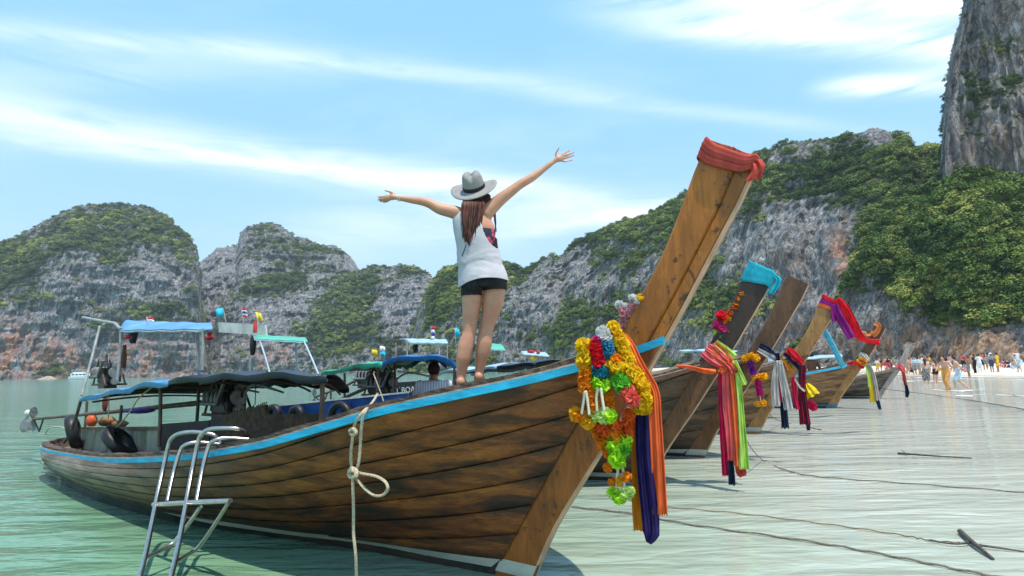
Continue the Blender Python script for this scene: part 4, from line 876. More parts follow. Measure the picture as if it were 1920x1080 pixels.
# ================================================================== things that hang on or lie in the boats
def tyre(bt, x, y, v, R, r, rot, label):
    mb = MB(); c = bt.P(x, y, v); secs = []
    for a in np.linspace(0, 2*math.pi, 29)[:-1]:
        ring = []
        for b2 in np.linspace(0, 2*math.pi, 12, endpoint=False):
            rr = R+r*math.copysign(abs(math.cos(b2))**.7, math.cos(b2)); ring.append((rr*math.cos(a), rr*math.sin(a), r*1.15*math.copysign(abs(math.sin(b2))**.8, math.sin(b2))))
        secs.append(ring)
    secs.append(secs[0]); secs = [np.array(q)@np.array(rot).T+c for q in secs]; mb.loft(secs, True, False)
    o = mb.build('fender_tyre', RUBBER, smooth=True, recentre=True, weld=True)
    return tag(o, label, 'tyre', 'old tyres used as boat fenders')
RX = lambda a: Matrix.Rotation(a, 3, 'X'); RZ = lambda a: Matrix.Rotation(a, 3, 'Z')
def AX(x, y, z): return Vector((x, y, z)).to_track_quat('Z', 'Y').to_matrix()
tyre(B1, 139, 810, .50, .165, .058, AX(.80, .45, .25), 'upright black tyre seen edge on at the stern corner of the nearest boat')
tyre(B1, 224, 828, .58, .165, .050, AX(.71, .12, .66), 'black tyre leaning against the mossy white planks of the nearest boat')
for x, y, R, lb in ((513, 776, .10, 'small tyre at the dark left end of the blue cabin side'), (556, 779, .10, 'tyre hung in the middle of the blue cabin side'), (638, 781, .16, 'largest tyre on the blue cabin side, beside the canopy post')):
    tyre(B2, x, y, .98, R, .045, RZ(-B2.phi)@RX(math.pi/2), lb)
# boarding ladder of steel tube
def ladder():
    root_p = B1.P(300, 1000, 1.12); root = empty('boarding_ladder', (root_p[0], root_p[1], 0)); tag(root, 'steel tube boarding ladder hooked over the gunwale of the nearest boat', 'ladder')
    def part(name, pts, r=.0165, n=26, sm=True):
        W = [B1.P(x, y, v) for x, y, v in pts]; mb = MB(); mb.tube(spline3(W, n) if sm else W, r, 10); o = mb.build(name, STEEL, smooth=True); o.data.transform(Matrix.Translation((-root_p[0], -root_p[1], 0))); o.parent = root
    part('rail', [(258, 1100, 1.62), (275, 1030, 1.42), (293, 940, 1.20), (306, 880, 1.09), (316, 836, 1.06), (322, 822, 1.05), (336, 813, 1.02), (360, 810, .95), (385, 812, .88), (402, 816, .83), (410, 822, .8), (414, 832, .79)], n=60)
    part('rail', [(316, 1100, 1.62), (333, 1030, 1.42), (350, 940, 1.20), (362, 875, 1.09), (372, 828, 1.06), (378, 815, 1.05), (392, 805, 1.02), (420, 803, .95), (445, 804, .88), (457, 808, .83), (463, 818, .8), (465, 826, .79)], n=60)
    part('hook', [(314, 940, 1.19), (326, 885, 1.09), (338, 846, 1.05), (346, 835, 1.03), (362, 830, .98), (385, 830, .90), (412, 833, .82)], .015, 40)
    part('hook', [(369, 938, 1.18), (380, 880, 1.09), (391, 838, 1.05), (400, 827, 1.03), (416, 822, .98), (440, 822, .90), (466, 824, .82)], .015, 40)
    part('rung', [(288, 946, 1.20), (360, 942, 1.20), (432, 939, 1.16)], .0175, 4)
    part('stay', [(376, 950, 1.18), (352, 985, 1.18), (338, 1002, 1.2), (318, 1023, 1.26), (272, 1046, 1.45)], .014, 24)
    part('stay', [(429, 942, 1.16), (395, 995, 1.12), (372, 1026, 1.12), (356, 1038, 1.18), (326, 1056, 1.48)], .014, 24)
ladder()
# pale rope with a bow over the gunwale
def bow_rope():
    v = .90; P = lambda x, y, dv=0: B1.P(x, y, v+dv)
    c = P(668, 900); root = empty('mooring_rope', tuple(c)); tag(root, 'pale rope tied in a bow and hanging down the hull side', 'rope')
    def part(name, pts, r=.0085, n=40):
        mb = MB(); S_ = spline3(pts, n); N2 = len(S_)
        for ph in (0, 2.1, 4.2):      # three laid strands
            q = [p+np.array([math.cos(ph+i*1.15), .4*math.sin(ph+i*1.15), math.sin(ph+i*1.15)*.5])*r*.5 for i, p in enumerate(S_)]; mb.tube(q, r*.72, 6)
        o = mb.build(name, ROPE, smooth=True); o.data.transform(Matrix.Translation(tuple(-c))); o.parent = root
    part('strand', [P(708, 738, -.75), P(700, 752, -.5), P(690, 764, -.15), P(684, 769, -.02), P(672, 783, .02), P(664, 800, .0), P(661, 822), P(658, 850), P(659, 876), P(661, 890)], n=70)
    part('strand', [P(690, 764, -.15), P(686, 769, .0), P(680, 785, .02), P(677, 810, .01), P(675, 845), P(672, 870), P(666, 885)], n=56)
    part('loop', [P(664, 884), P(680, 888, .02), P(705, 893, .03), P(722, 903, .03), P(727, 916, .03), P(718, 928, .03), P(702, 929, .03), P(686, 918, .02), P(672, 902, .02), P(663, 890)], n=80)
    part('tail', [P(661, 890), P(662, 920), P(663, 960), P(663, 1000), P(667, 1040), P(668, 1082, -.02)], n=80)
    part('knot', [P(655, 884, .02), P(661, 878, .04), P(669, 884, .04), P(667, 893, .05), P(658, 895, .04), P(655, 886, .02), P(663, 882, .05), P(668, 890, .03), P(661, 896, .03)], .012, 40)
    part('knot', [P(656, 808, .02), P(663, 804, .03), P(668, 810, .03), P(662, 816, .03), P(657, 812, .02)], .011, 26)
bow_rope()
# ---- flowers and cloth
def thin_cloth(name, col, tl=.38, sc=14):
    """thin dyed cloth or paper: part of the light goes through"""
    m, t, b = new_mat(name); oc = t.n('ShaderNodeTexCoord').outputs['Object']; v = t.mapping(oc, (1, 1, .3))
    c = t.mix(t.mrange(t.noise(v, sc, 5, .65), .3, .7), tuple(x*.78 for x in col), tuple(min(1, x*1.15+.012) for x in col))
    bn = t.n('ShaderNodeBump', {'Height': t.noise(t.mapping(oc, (3, 3, .35)), 16, 4, .6), 'Strength': .35, 'Distance': .01})
    sethook(t, b, **{'Base Color': c, 'Roughness': .8, 'Specular IOR Level': .15, 'Normal': bn.outputs[0]})
    tr = t.n('ShaderNodeBsdfTranslucent', {'Color': c}); mx = t.n('ShaderNodeMixShader', {0: tl, 1: b.outputs[0], 2: tr.outputs[0]}); m.node_tree.links.new(mx.outputs[0], m.node_tree.nodes['Material Output'].inputs[0]); return m
def puff_mesh(name, seed, n=46):
    """ruffled paper flower ball: petals standing out all round"""
    rg = np.random.default_rng(seed); mb = MB(); mb.ell((0, 0, 0), (.62, .62, .62), 8, 5)
    q = rg.normal(0, 1, (n, 3)); q /= np.linalg.norm(q, axis=1, keepdims=True)
    for d in q:
        a = np.cross(d, rg.normal(0, 1, 3)); a /= np.linalg.norm(a); b2 = np.cross(d, a); w = .30+.12*rg.random(); h = .92+.24*rg.random()
        r0 = d*.45; r1 = d*(h*.8); r2 = d*h
        mb.grid([[r0-a*w*.5, r0+a*w*.5], [r1-a*w+b2*.10, r1+a*w-b2*.08], [r2-a*w*.9+b2*.24, r2+a*w*.8+b2*.16]])
    me_o = mb.build(name, M('flower_white', (.72, .70, .66), .8), smooth=False); me = me_o.data; bpy.data.objects.remove(me_o); return me
PUFF = [puff_mesh('flower', 100+k) for k in range(4)]
FC = dict(yellow=(.96, .60, .012), gold=(.96, .46, .008), orange=(.95, .28, .006), redorange=(.92, .14, .02), red=(.78, .012, .03), magenta=(.62, .012, .20), teal=(.012, .22, .30), blue=(.06, .30, .48), lime=(.50, .85, .03), green=(.14, .55, .04), coral=(.92, .16, .12), white=(.74, .73, .72), pink=(.74, .36, .40), purple=(.30, .02, .36), palelime=(.58, .76, .22), hotpink=(.72, .04, .24))
_fm = {}
def FM(c):
    if c not in _fm: _fm[c] = thin_cloth('flower_'+c, FC[c], .35, 40)
    return _fm[c]
def flower(parent, off, p, r, c, k, name='flower', sq=(1, 1, 1)):
    o = bpy.data.objects.new(name, PUFF[k % 4]); COL.objects.link(o); o.location = tuple(np.asarray(p)-off); o.scale = (r*sq[0], r*sq[1], r*sq[2]); o.rotation_euler = (random.uniform(0, 6), random.uniform(0, 6), random.uniform(0, 6)) if sq == (1, 1, 1) else (0, 0, random.uniform(0, 6)); o.parent = parent
    o.material_slots[0].link = 'OBJECT'; o.material_slots[0].material = FM(c); return o
def garland(bt, label, items, v, strings=(), group='flower garlands hung on the prows', pxr=None):
    pts = [bt.P(x, y, v if len(it) < 5 else it[4]) for it in items for x, y in (it[:2],)]
    off = min(pts, key=lambda p: p[2]).copy(); root = empty('flower_garland', tuple(off)); tag(root, label, 'garland', group)
    for i, (it, p) in enumerate(zip(items, pts)):
        Y = (p-CAMP)@FW; r = it[2]*Y/F*1.04; flower(root, off, p, r, it[3], i)
    for (c, pl, vv) in strings:
        mb = MB(); q = spline3([bt.P(x, y, vv) for x, y in pl], max(4, int(len(pl)*4)))-off; mb.tube(q, .0025, 4)
        for p in q: mb.ell(p, (.0085, .0085, .013), 6, 4)
        mb.build('bead_string', M('cream_beads', (.68, .60, .45), .4, .15), root, smooth=True)
    return root
c6 = lambda x, y: (1040+x/4.154, 540+y/4.154)
c7 = lambda x, y: (1040+x/3.857, 780+y/3.857)
def chain(pts, r, cols, n, conv=c6, v=None, jit=3):
    q = spline3([(x, y, 0) for x, y in pts], n); out = []; rg = random.Random(int(pts[0][0]))
    for i in range(n):
        x, y = conv(q[i][0]+rg.uniform(-jit, jit), q[i][1]+rg.uniform(-jit, jit)); c = cols[min(len(cols)-1, int(i/n*len(cols)))]; out.append((x, y, r*rg.uniform(.9, 1.12), c) if v is None else (x, y, r*rg.uniform(.9, 1.12), c, v))
    return out
gA = chain([(225, 450), (232, 520), (230, 600), (245, 700), (245, 770)], 13.5, ['yellow', 'yellow', 'gold', 'orange', 'orange'], 11)+chain([(290, 815), (300, 880), (310, 930)], 11, ['orange'], 4)+[(*c6(165, 985), 13, 'gold'), (*c6(210, 1010), 13, 'orange'), (*c6(260, 1040), 13, 'gold')]
garland(B1, 'yellow fading to orange paper flower garland, leftmost on the nearest prow, ending in pearl strings', gA, .33, [('cream', [c6(235, 815), c6(225, 890), c6(212, 970)], .37), ('cream', [c6(245, 815), c6(258, 890), c6(268, 975)], .37)])
gB = [(*c6(325, 405), 8, 'magenta')]+chain([(315, 450), (330, 510), (345, 580)], 13, ['red'], 6)+chain([(350, 640), (365, 690)], 13, ['teal'], 4)+chain([(345, 735), (370, 760)], 14, ['lime'], 3)+chain([(400, 810), (425, 870), (420, 930)], 10, ['orange'], 5, v=.27)+[(*c6(330, 985), 14, 'palelime'), (*c6(385, 990), 15, 'palelime'), (*c6(430, 1000), 13, 'lime')]
garland(B1, 'crimson and teal garland with a lime end, second from the left on the nearest prow', gB, .31, [('cream', [c6(335, 795), c6(325, 860), c6(330, 950)], .35), ('cream', [c6(362, 795), c6(372, 870), c6(385, 950)], .35)])
gC = chain([(375, 345), (385, 395)], 12, ['white'], 4)+chain([(410, 430), (420, 520)], 12, ['blue'], 5)+chain([(440, 590), (490, 620)], 13, ['yellow'], 3)+[(*c6(470, 555), 11, 'orange'), (*c6(465, 660), 10, 'orange')]+chain([(495, 715), (535, 770)], 13.5, ['green'], 4)+chain([(565, 810), (600, 870)], 14, ['coral'], 4)
garland(B1, 'white, blue, yellow, green and coral garland hanging down the middle of the bunch', gC, .27)
gD = chain([(455, 315), (495, 390), (530, 460), (555, 540), (590, 620), (640, 700), (690, 780), (700, 860), (680, 920), (620, 900)], 13.5, ['yellow'], 20, v=.20)+chain([(500, 470), (520, 560), (560, 650), (610, 720), (640, 800), (690, 930)], 13, ['gold', 'yellow'], 12, v=.18)
garland(B1, 'thick all yellow garland looped down the right of the bunch', gD, .2)
gE = chain([(310, 110), (350, 180), (385, 260)], 12, ['orange'], 6, c7, .24)+chain([(330, 60), (400, 110), (450, 140)], 13, ['redorange', 'orange'], 6, c7, .26)+chain([(380, 60), (440, 60)], 12, ['redorange'], 3, c7, .26)+chain([(530, 0), (525, 90), (520, 150)], 11, ['redorange'], 6, c7, .22)+chain([(430, 175), (440, 250), (455, 330)], 15, ['lime'], 6, c7, .25)+chain([(515, 180), (510, 250)], 11, ['lime', 'green'], 4, c7, .24)+[(*c7(385, 372), 9, 'orange', .22), (*c7(520, 440), 9, 'orange', .22), (*c7(420, 475), 9, 'orange', .22), (*c7(478, 475), 9, 'gold', .22), (*c7(425, 560), 11, 'lime', .22), (*c7(470, 585), 13, 'lime', .22), (*c7(520, 560), 12, 'palelime', .22), (*c7(550, 545), 8, 'palelime', .22)]
garland(B1, 'orange bundle with lime green tassel hanging lowest at the nearest prow', gE, .24, [('c', [c7(465, 350), c7(450, 450), c7(445, 540)], .22), ('c', [c7(490, 350), c7(500, 450), c7(505, 530)], .22)])
gF = [(*c6(505, 130), 8, 'white'), (*c6(550, 140), 6, 'white'), (*c6(610, 75), 8, 'white'), (*c6(640, 100), 7, 'white'), (*c6(665, 75), 7, 'yellow')]+chain([(520, 290), (545, 230), (530, 170)], 8, ['pink'], 6)+chain([(545, 230), (590, 170), (610, 130)], 7.5, ['pink'], 5)
garland(B1, 'small bunch of pink and white flowers tied behind the nearest prow', gF, .03, group='flower bunches on the prows')
garland(B2, 'orange and magenta flower garland lying up the back of the dark prow', chain([(1392, 548), (1380, 570), (1370, 590), (1362, 605)], 7, ['orange', 'redorange', 'orange'], 10, lambda x, y: (x, y), jit=1.5)+chain([(1352, 590), (1360, 595)], 8, ['red'], 3, lambda x, y: (x, y), jit=2)+chain([(1346, 608), (1360, 620)], 8.5, ['hotpink'], 5, lambda x, y: (x, y), jit=3)+[(1343, 624, 5, 'lime'), (1352, 632, 5, 'palelime')], .0)
garland(B3, 'yellow, purple and magenta garland hung on the brown prow beside the navy sash', chain([(1398, 672), (1408, 667), (1418, 672)], 7, ['gold'], 4, lambda x, y: (x, y), jit=1)+chain([(1407, 682), (1413, 700)], 5.5, ['purple'], 5, lambda x, y: (x, y), jit=.5)+chain([(1415, 708), (1432, 706)], 6, ['gold'], 3, lambda x, y: (x, y), jit=.5)+chain([(1421, 716), (1425, 738)], 6, ['magenta'], 5, lambda x, y: (x, y), jit=.5)+chain([(1420, 757), (1432, 756)], 5, ['gold'], 3, lambda x, y: (x, y), jit=.5), .16, [('c', [(1425, 742), (1427, 754)], .17)])

CL = {k: thin_cloth('sash_'+k, c) for k, c in dict(orange=(.95, .20, .055), gold=(.66, .25, .012), navy=(.030, .018, .12), crimson=(.68, .015, .10), pink=(.90, .17, .18), lime=(.58, .80, .18), coralred=(.66, .10, .075), teal=(.03, .50, .62), white=(.68, .64, .60), maroon=(.26, .010, .035), purple=(.38, .025, .28), red=(.78, .018, .035), yellow=(.90, .68, .02), darknavy=(.014, .026, .07), paleorange=(.85, .34, .12), skyblue=(.14, .52, .66), grey=(.48, .42, .36)).items()}
def sash(bt, label, strips, group='cloth sashes tied round the prows', name='sash'):
    """strips: (colour, [(x,y,v,width_px)...], folds, seed). Each strip is a folded cloth strip, the sash is one thing"""
    allp = [bt.P(x, y, v) for _, pl, *_ in strips for x, y, v, w in pl]; off = np.array(min(allp, key=lambda p: p[2])); root = empty(name, tuple(off)); tag(root, label, 'sash', group)
    for (c, pl, folds, sd) in strips:
        n = 26; ctr = spline3([bt.P(x, y, v) for x, y, v, w in pl], n); wd = np.interp(np.linspace(0, len(pl)-1, n), range(len(pl)), [w for *_, w in pl])
        m = 10*folds+5; rows = []; rg = np.random.default_rng(sd); ph = rg.random()*6
        for i in range(n):
            T = ctr[min(i+1, n-1)]-ctr[max(i-1, 0)]; T /= np.linalg.norm(T)+1e-9
            view = ctr[i]-CAMP; view = view/np.linalg.norm(view); side = bt.d-T*(bt.d@T)
            if np.linalg.norm(side) < .25: side = bt.l-T*(bt.l@T)
            side /= np.linalg.norm(side); nor = np.cross(side, T); Yd = (ctr[i]-CAMP)@FW; W_ = wd[i]*Yd/F/max(.35, abs(side@CX)+abs(side@CY)*.4)
            row = []
            for j in range(m):
                f = j/(m-1)-.5; fr_ = (0.35*W_*(hash((sd, j)) % 97/97-.5) if i == n-1 else 0); a1 = W_*.17/max(1, folds)
                z_ = a1*math.sin(2*math.pi*folds*f+ph+i*.05)+a1*.75*math.sin(2*math.pi*(2*folds+.7)*f+ph*1.7-i*.045)+W_*.03*math.sin(9*f+i*.33+ph)
                row.append(ctr[i]+side*W_*(f*(1-.10*math.sin(i*.21+ph)))+nor*(z_+W_*.04*math.sin(i*.5+ph))+T*fr_*.5-off)
            rows.append(row)
        mb = MB(); mb.grid(rows); mb.build('cloth_strip', CL[c], root, smooth=True, solid=.002)
    return root
sash(B1, 'long orange, navy and gold sash hanging from the nearest prow into the water view', [
    ('orange', [(1170, 628, .12, 10), (1182, 650, .14, 17), (1196, 685, .15, 22), (1212, 712, .15, 22), (1226, 735, .15, 20), (1229, 780, .15, 22), (1233, 860, .15, 25), (1238, 966, .15, 29)], 2, 1),
    ('gold', [(1196, 760, .13, 16), (1194, 840, .13, 15), (1196, 920, .13, 17), (1200, 996, .13, 20)], 1, 2),
    ('navy', [(1205, 760, .16, 26), (1206, 840, .16, 27), (1213, 920, .16, 29), (1218, 975, .16, 28), (1220, 1000, .16, 24), (1216, 1018, .16, 8)], 2, 3)])
sash(B2, 'coral, crimson and lime sash knotted round the dark prow, tails hanging to the water', [
    ('pink', [(1322, 655, .14, 26), (1345, 672, .16, 28), (1368, 688, .17, 18)], 3, 1), ('orange', [(1333, 648, .12, 26), (1350, 665, .15, 26), (1372, 684, .17, 16)], 3, 2), ('lime', [(1341, 642, .10, 12), (1358, 654, .12, 13), (1377, 670, .14, 12)], 1, 3),
    ('orange', [(1268, 686, .34, 2), (1290, 688, .30, 3), (1320, 695, .25, 4.5), (1350, 697, .2, 5), (1374, 682, .2, 6)], 1, 4), ('coralred', [(1362, 680, .2, 16), (1372, 690, .21, 18), (1376, 700, .2, 16)], 1, 9),
    ('crimson', [(1352, 700, .14, 8), (1354, 760, .14, 13), (1358, 830, .14, 15), (1362, 892, .14, 13)], 1, 5), ('pink', [(1362, 692, .16, 13), (1365, 760, .16, 17), (1370, 820, .16, 16), (1372, 864, .16, 14)], 2, 6), ('orange', [(1370, 692, .17, 13), (1376, 760, .17, 14), (1381, 830, .17, 15), (1384, 874, .17, 18)], 1, 7),
    ('lime', [(1377, 676, .19, 9), (1385, 700, .19, 13), (1394, 722, .19, 17)], 1, 8), ('lime', [(1383, 700, .18, 9), (1389, 770, .18, 12), (1393, 830, .18, 15), (1396, 880, .18, 16)], 1, 10), ('darknavy', [(1371, 862, .15, 11), (1372, 890, .15, 10), (1373, 910, .15, 10)], 1, 11), ('coralred', [(1386, 870, .13, 16), (1390, 884, .13, 18), (1394, 893, .13, 12)], 1, 12)])
sash(B3, 'navy and white sash knotted round the brown prow with grey white tails', [
    ('darknavy', [(1424, 648, .1, 12), (1438, 657, .12, 15), (1454, 668, .14, 9)], 1, 1), ('white', [(1421, 656, .12, 7), (1440, 666, .14, 7), (1456, 674, .15, 8)], 1, 2), ('darknavy', [(1458, 662, .16, 6), (1459, 676, .16, 7)], 1, 3),
    ('white', [(1458, 676, .16, 8), (1454, 700, .16, 10), (1453, 730, .16, 13), (1456, 762, .16, 12)], 2, 4), ('white', [(1461, 676, .17, 8), (1467, 705, .17, 12), (1474, 740, .17, 16), (1479, 768, .17, 14)], 2, 5), ('crimson', [(1459, 690, .15, 5), (1461, 730, .15, 8), (1465, 755, .15, 10)], 1, 6), ('darknavy', [(1466, 745, .14, 9), (1470, 775, .14, 11), (1472, 803, .14, 13)], 1, 7), ('white', [(1464, 680, .18, 6), (1469, 720, .18, 8), (1472, 745, .18, 9)], 1, 8)])
sash(B4, 'crimson and navy sash with a yellow corner tied round the golden prow', [
    ('red', [(1476, 655, .12, 12), (1490, 668, .14, 14), (1505, 682, .15, 10)], 2, 1), ('darknavy', [(1470, 662, .14, 7), (1485, 675, .15, 7), (1500, 690, .16, 8)], 1, 2), ('gold', [(1462, 668, .16, 5), (1474, 682, .16, 5), (1482, 696, .16, 6)], 1, 3),
    ('maroon', [(1505, 684, .16, 9), (1504, 720, .16, 12), (1506, 760, .16, 15), (1510, 796, .16, 16)], 2, 4), ('darknavy', [(1500, 690, .15, 5), (1503, 730, .15, 7), (1513, 780, .14, 8), (1516, 807, .14, 5)], 1, 5), ('crimson', [(1487, 706, .17, 6), (1490, 740, .17, 8), (1496, 768, .17, 8)], 1, 6), ('yellow', [(1511, 720, .13, 8), (1518, 734, .13, 24), (1524, 743, .13, 26)], 1, 7), ('crimson', [(1515, 752, .13, 10), (1524, 762, .13, 15), (1528, 770, .13, 8)], 1, 8), ('white', [(1490, 710, .18, 3), (1500, 726, .18, 4), (1510, 733, .18, 4)], 1, 9)])
sash(B4, 'red and purple cloth streaming from the top of the golden prow', [
    ('red', [(1570, 560, .08, 10), (1584, 580, .02, 18), (1598, 610, -.1, 18), (1612, 632, -.25, 11), (1628, 638, -.5, 8), (1646, 640, -.7, 6)], 2, 2), ('purple', [(1565, 570, .09, 10), (1572, 590, .06, 14), (1584, 612, .02, 13), (1597, 634, -.02, 11)], 2, 3), ('purple', [(1562, 572, .08, 6), (1563, 590, .08, 10), (1566, 603, .08, 9)], 1, 4)], name='streamer')
sash(B7, 'pale blue ribbon stretched from the short dark prow down to the next boat', [('skyblue', [(1545, 618, .05, 8), (1556, 640, -.3, 9), (1570, 667, -.9, 9), (1580, 690, -1.4, 8)], 1, 1), ('skyblue', [(1542, 613, .06, 8), (1547, 618, .06, 9)], 1, 2)], name='ribbon')
sash(B5, 'yellow and white sash with hanging tails on the light golden boat', [('white', [(1612, 663, .1, 6), (1620, 668, .12, 10), (1627, 676, .13, 8)], 1, 1), ('yellow', [(1608, 672, .12, 8), (1618, 678, .13, 10), (1626, 681, .13, 6)], 1, 2), ('red', [(1590, 682, .2, 6), (1605, 680, .16, 7), (1622, 683, .13, 6)], 1, 3), ('lime', [(1625, 682, .13, 6), (1630, 705, .13, 7), (1633, 725, .13, 7)], 1, 4), ('yellow', [(1631, 700, .12, 6), (1635, 730, .12, 8), (1637, 754, .12, 9)], 1, 5), ('grey', [(1628, 682, .15, 5), (1638, 710, .15, 7), (1645, 752, .15, 8)], 1, 6), ('darknavy', [(1645, 750, .14, 5), (1650, 768, .14, 5)], 1, 7)])
sash(B5, 'curled orange ribbon round the prow top of the light golden boat', [('paleorange', [(1608, 622, .1, 5), (1625, 628, .1, 7), (1642, 624, .1, 7), (1648, 612, .08, 8), (1640, 606, .05, 7)], 1, 1), ('red', [(1624, 640, .1, 4), (1640, 643, .1, 5), (1648, 640, .08, 4)], 1, 2)], name='ribbon')
sash(B6, 'faded pink sash round the neck of the small grey boat', [('pink', [(1684, 684, .06, 10), (1690, 690, .1, 10), (1695, 698, .1, 7)], 1, 1), ('white', [(1690, 682, .06, 6), (1697, 690, .08, 6)], 1, 4), ('coralred', [(1694, 698, .1, 5), (1696, 712, .1, 5), (1698, 722, .1, 4)], 1, 2), ('darknavy', [(1697, 715, .09, 4), (1701, 735, .09, 6), (1700, 745, .09, 3)], 1, 3)])
def wrap(bt, label, z0, z1, cols, seed, slope=.16, top=True, fat=.016, nm='prow_cloth', tail=None):
    """cloth bound round the head of a prow in several turns, with a pleated cap over the end grain"""
    off = bt.W(np.array([8.55, 0, z0])); root = empty(nm, tuple(off)); tag(root, label, 'prow cloth', 'cloths bound round the prow heads')
    nt = len(cols); rg = np.random.default_rng(seed)
    def ring(z, ex, wv):
        xf = float(interp(min(z, 2.44), FRONT))+max(0, z-2.44)*.45; zb = z if z < 2 else 2+(z-2)*(.6/.44); xb = float(interp(zb, BACK)); b = np.array([xb, 0, zb]); f = np.array([xf, 0, z]); out = []
        for k in range(26):
            a = 2*math.pi*k/26; ca, sa = math.cos(a), math.sin(a); sx = math.copysign(abs(ca)**.35, ca); sy = math.copysign(abs(sa)**.35, sa)
            c = (b+f)/2+(f-b)*.5*sx; out.append(c+(f-b)/np.linalg.norm(f-b)*ex*sx+np.array([0, (.040+ex)*sy, wv*math.sin(a*3+seed)]))
        return out
    for i, c in enumerate(cols):
        za = z0+(z1-z0)*i/nt; zb2 = z0+(z1-z0)*(i+1)/nt+.012; secs = []
        for k in range(9):
            f = k/8; secs.append([q for q in bt.W(np.array(ring(za+(zb2-za)*f, fat*(.55+.45*math.sin(math.pi*min(1, .15+f*.8)))+.0015*math.sin(f*16+i)+.003*i, .016)))-off])
        mb = MB(); mb.loft(secs, True, False); mb.build('cloth_turn', CL[c], root, smooth=True, solid=.004)
    if top:
        R1 = np.array(ring(z1, fat*.9, .006)); cen = R1.mean(0)+[0, 0, .022]; secs = [bt.W(R1)-off]
        for s in (.82, .6, .3, .04): secs.append(bt.W(cen+(R1-cen)*s+np.array([0, 0, .012*math.sin(s*9)])+rg.normal(0, .004, R1.shape))-off)
        mb = MB(); mb.loft(secs, True, False); mb.build('cloth_cap', CL[cols[-1]], root, smooth=True, solid=.004)
    if tail:
        for c, pl in tail:
            q = [bt.W(np.array(p)) for p in pl]; S_ = spline3(q, 14); rows = [[p+bt.d*.02*w*(1+i*.04)+bt.l*.012*math.sin(w*5+i*.4)-off for w in (-1.4, -.7, 0, .7, 1.4)] for i, p in enumerate(S_)]
            mb = MB(); mb.grid(rows); mb.build('cloth_tail', CL[c], root, smooth=True, solid=.004)
    return root
wrap(B1, 'coral red cloth bound round the head of the nearest prow', 2.36, 2.425, ['coralred', 'coralred'], 3, fat=.010, tail=[('coralred', [(8.81, -.03, 2.42), (8.825, -.045, 2.37), (8.80, -.05, 2.31)])])
wrap(B2, 'teal cloth bound over the head of the dark prow', 2.30, 2.45, ['teal'], 5, fat=.009, tail=[('teal', [(8.80, -.03, 2.44), (8.86, -.06, 2.38), (8.83, -.06, 2.30), (8.76, -.06, 2.22)])])
wrap(B4, 'purple and red cloth capping the head of the golden prow', 2.30, 2.46, ['orange', 'purple', 'red'], 7, fat=.010)
# ================================================================== PEOPLE
SKIN = M('tanned_skin', (.52, .262, .160), .5, .13, 9, spec=.35, dirt=(.56, .24, .15), dirt_amt=.4, dscale=5)
SKIN_B = M('pale_skin', (.58, .33, .23), .55, .08, 14); SKIN_C = M('brown_skin', (.34, .16, .09), .5, .1, 14)
HAIRB = M('dark_brown_hair', (.030, .013, .010), .6, .5, 30, (3, 3, .5), spec=.25); HAIRR = M('reddish_brown_hair', (.12, .042, .028), .6, .4, 30, (3, 3, .5), spec=.25)
def remesh(mb, name, m, voxel, it=5, parent=None, fac=.5):
    o = mb.build(name, m); md = o.modifiers.new('r', 'REMESH'); md.mode = 'VOXEL'; md.voxel_size = voxel; md.use_smooth_shade = True
    ms = o.modifiers.new('s', 'SMOOTH'); ms.factor = fac; ms.iterations = it
    dg = bpy.context.evaluated_depsgraph_get(); me = bpy.data.meshes.new_from_object(o.evaluated_get(dg)); old = o.data; o.modifiers.clear(); o.data = me; bpy.data.meshes.remove(old); me.name = name
    if parent is not None: o.parent = parent
    return o
def limb(mb, pts, rs, seg=14, sub=6, flat=1.0):
    P = spline3(pts, (len(pts)-1)*sub+1); R = np.interp(np.linspace(0, len(pts)-1, len(P)), range(len(pts)), rs); mb.tube(P, list(R), seg, flat=flat)
    mb.ell(P[0], (R[0],)*3, 12, 8); mb.ell(P[-1], (R[-1],)*3, 12, 8)
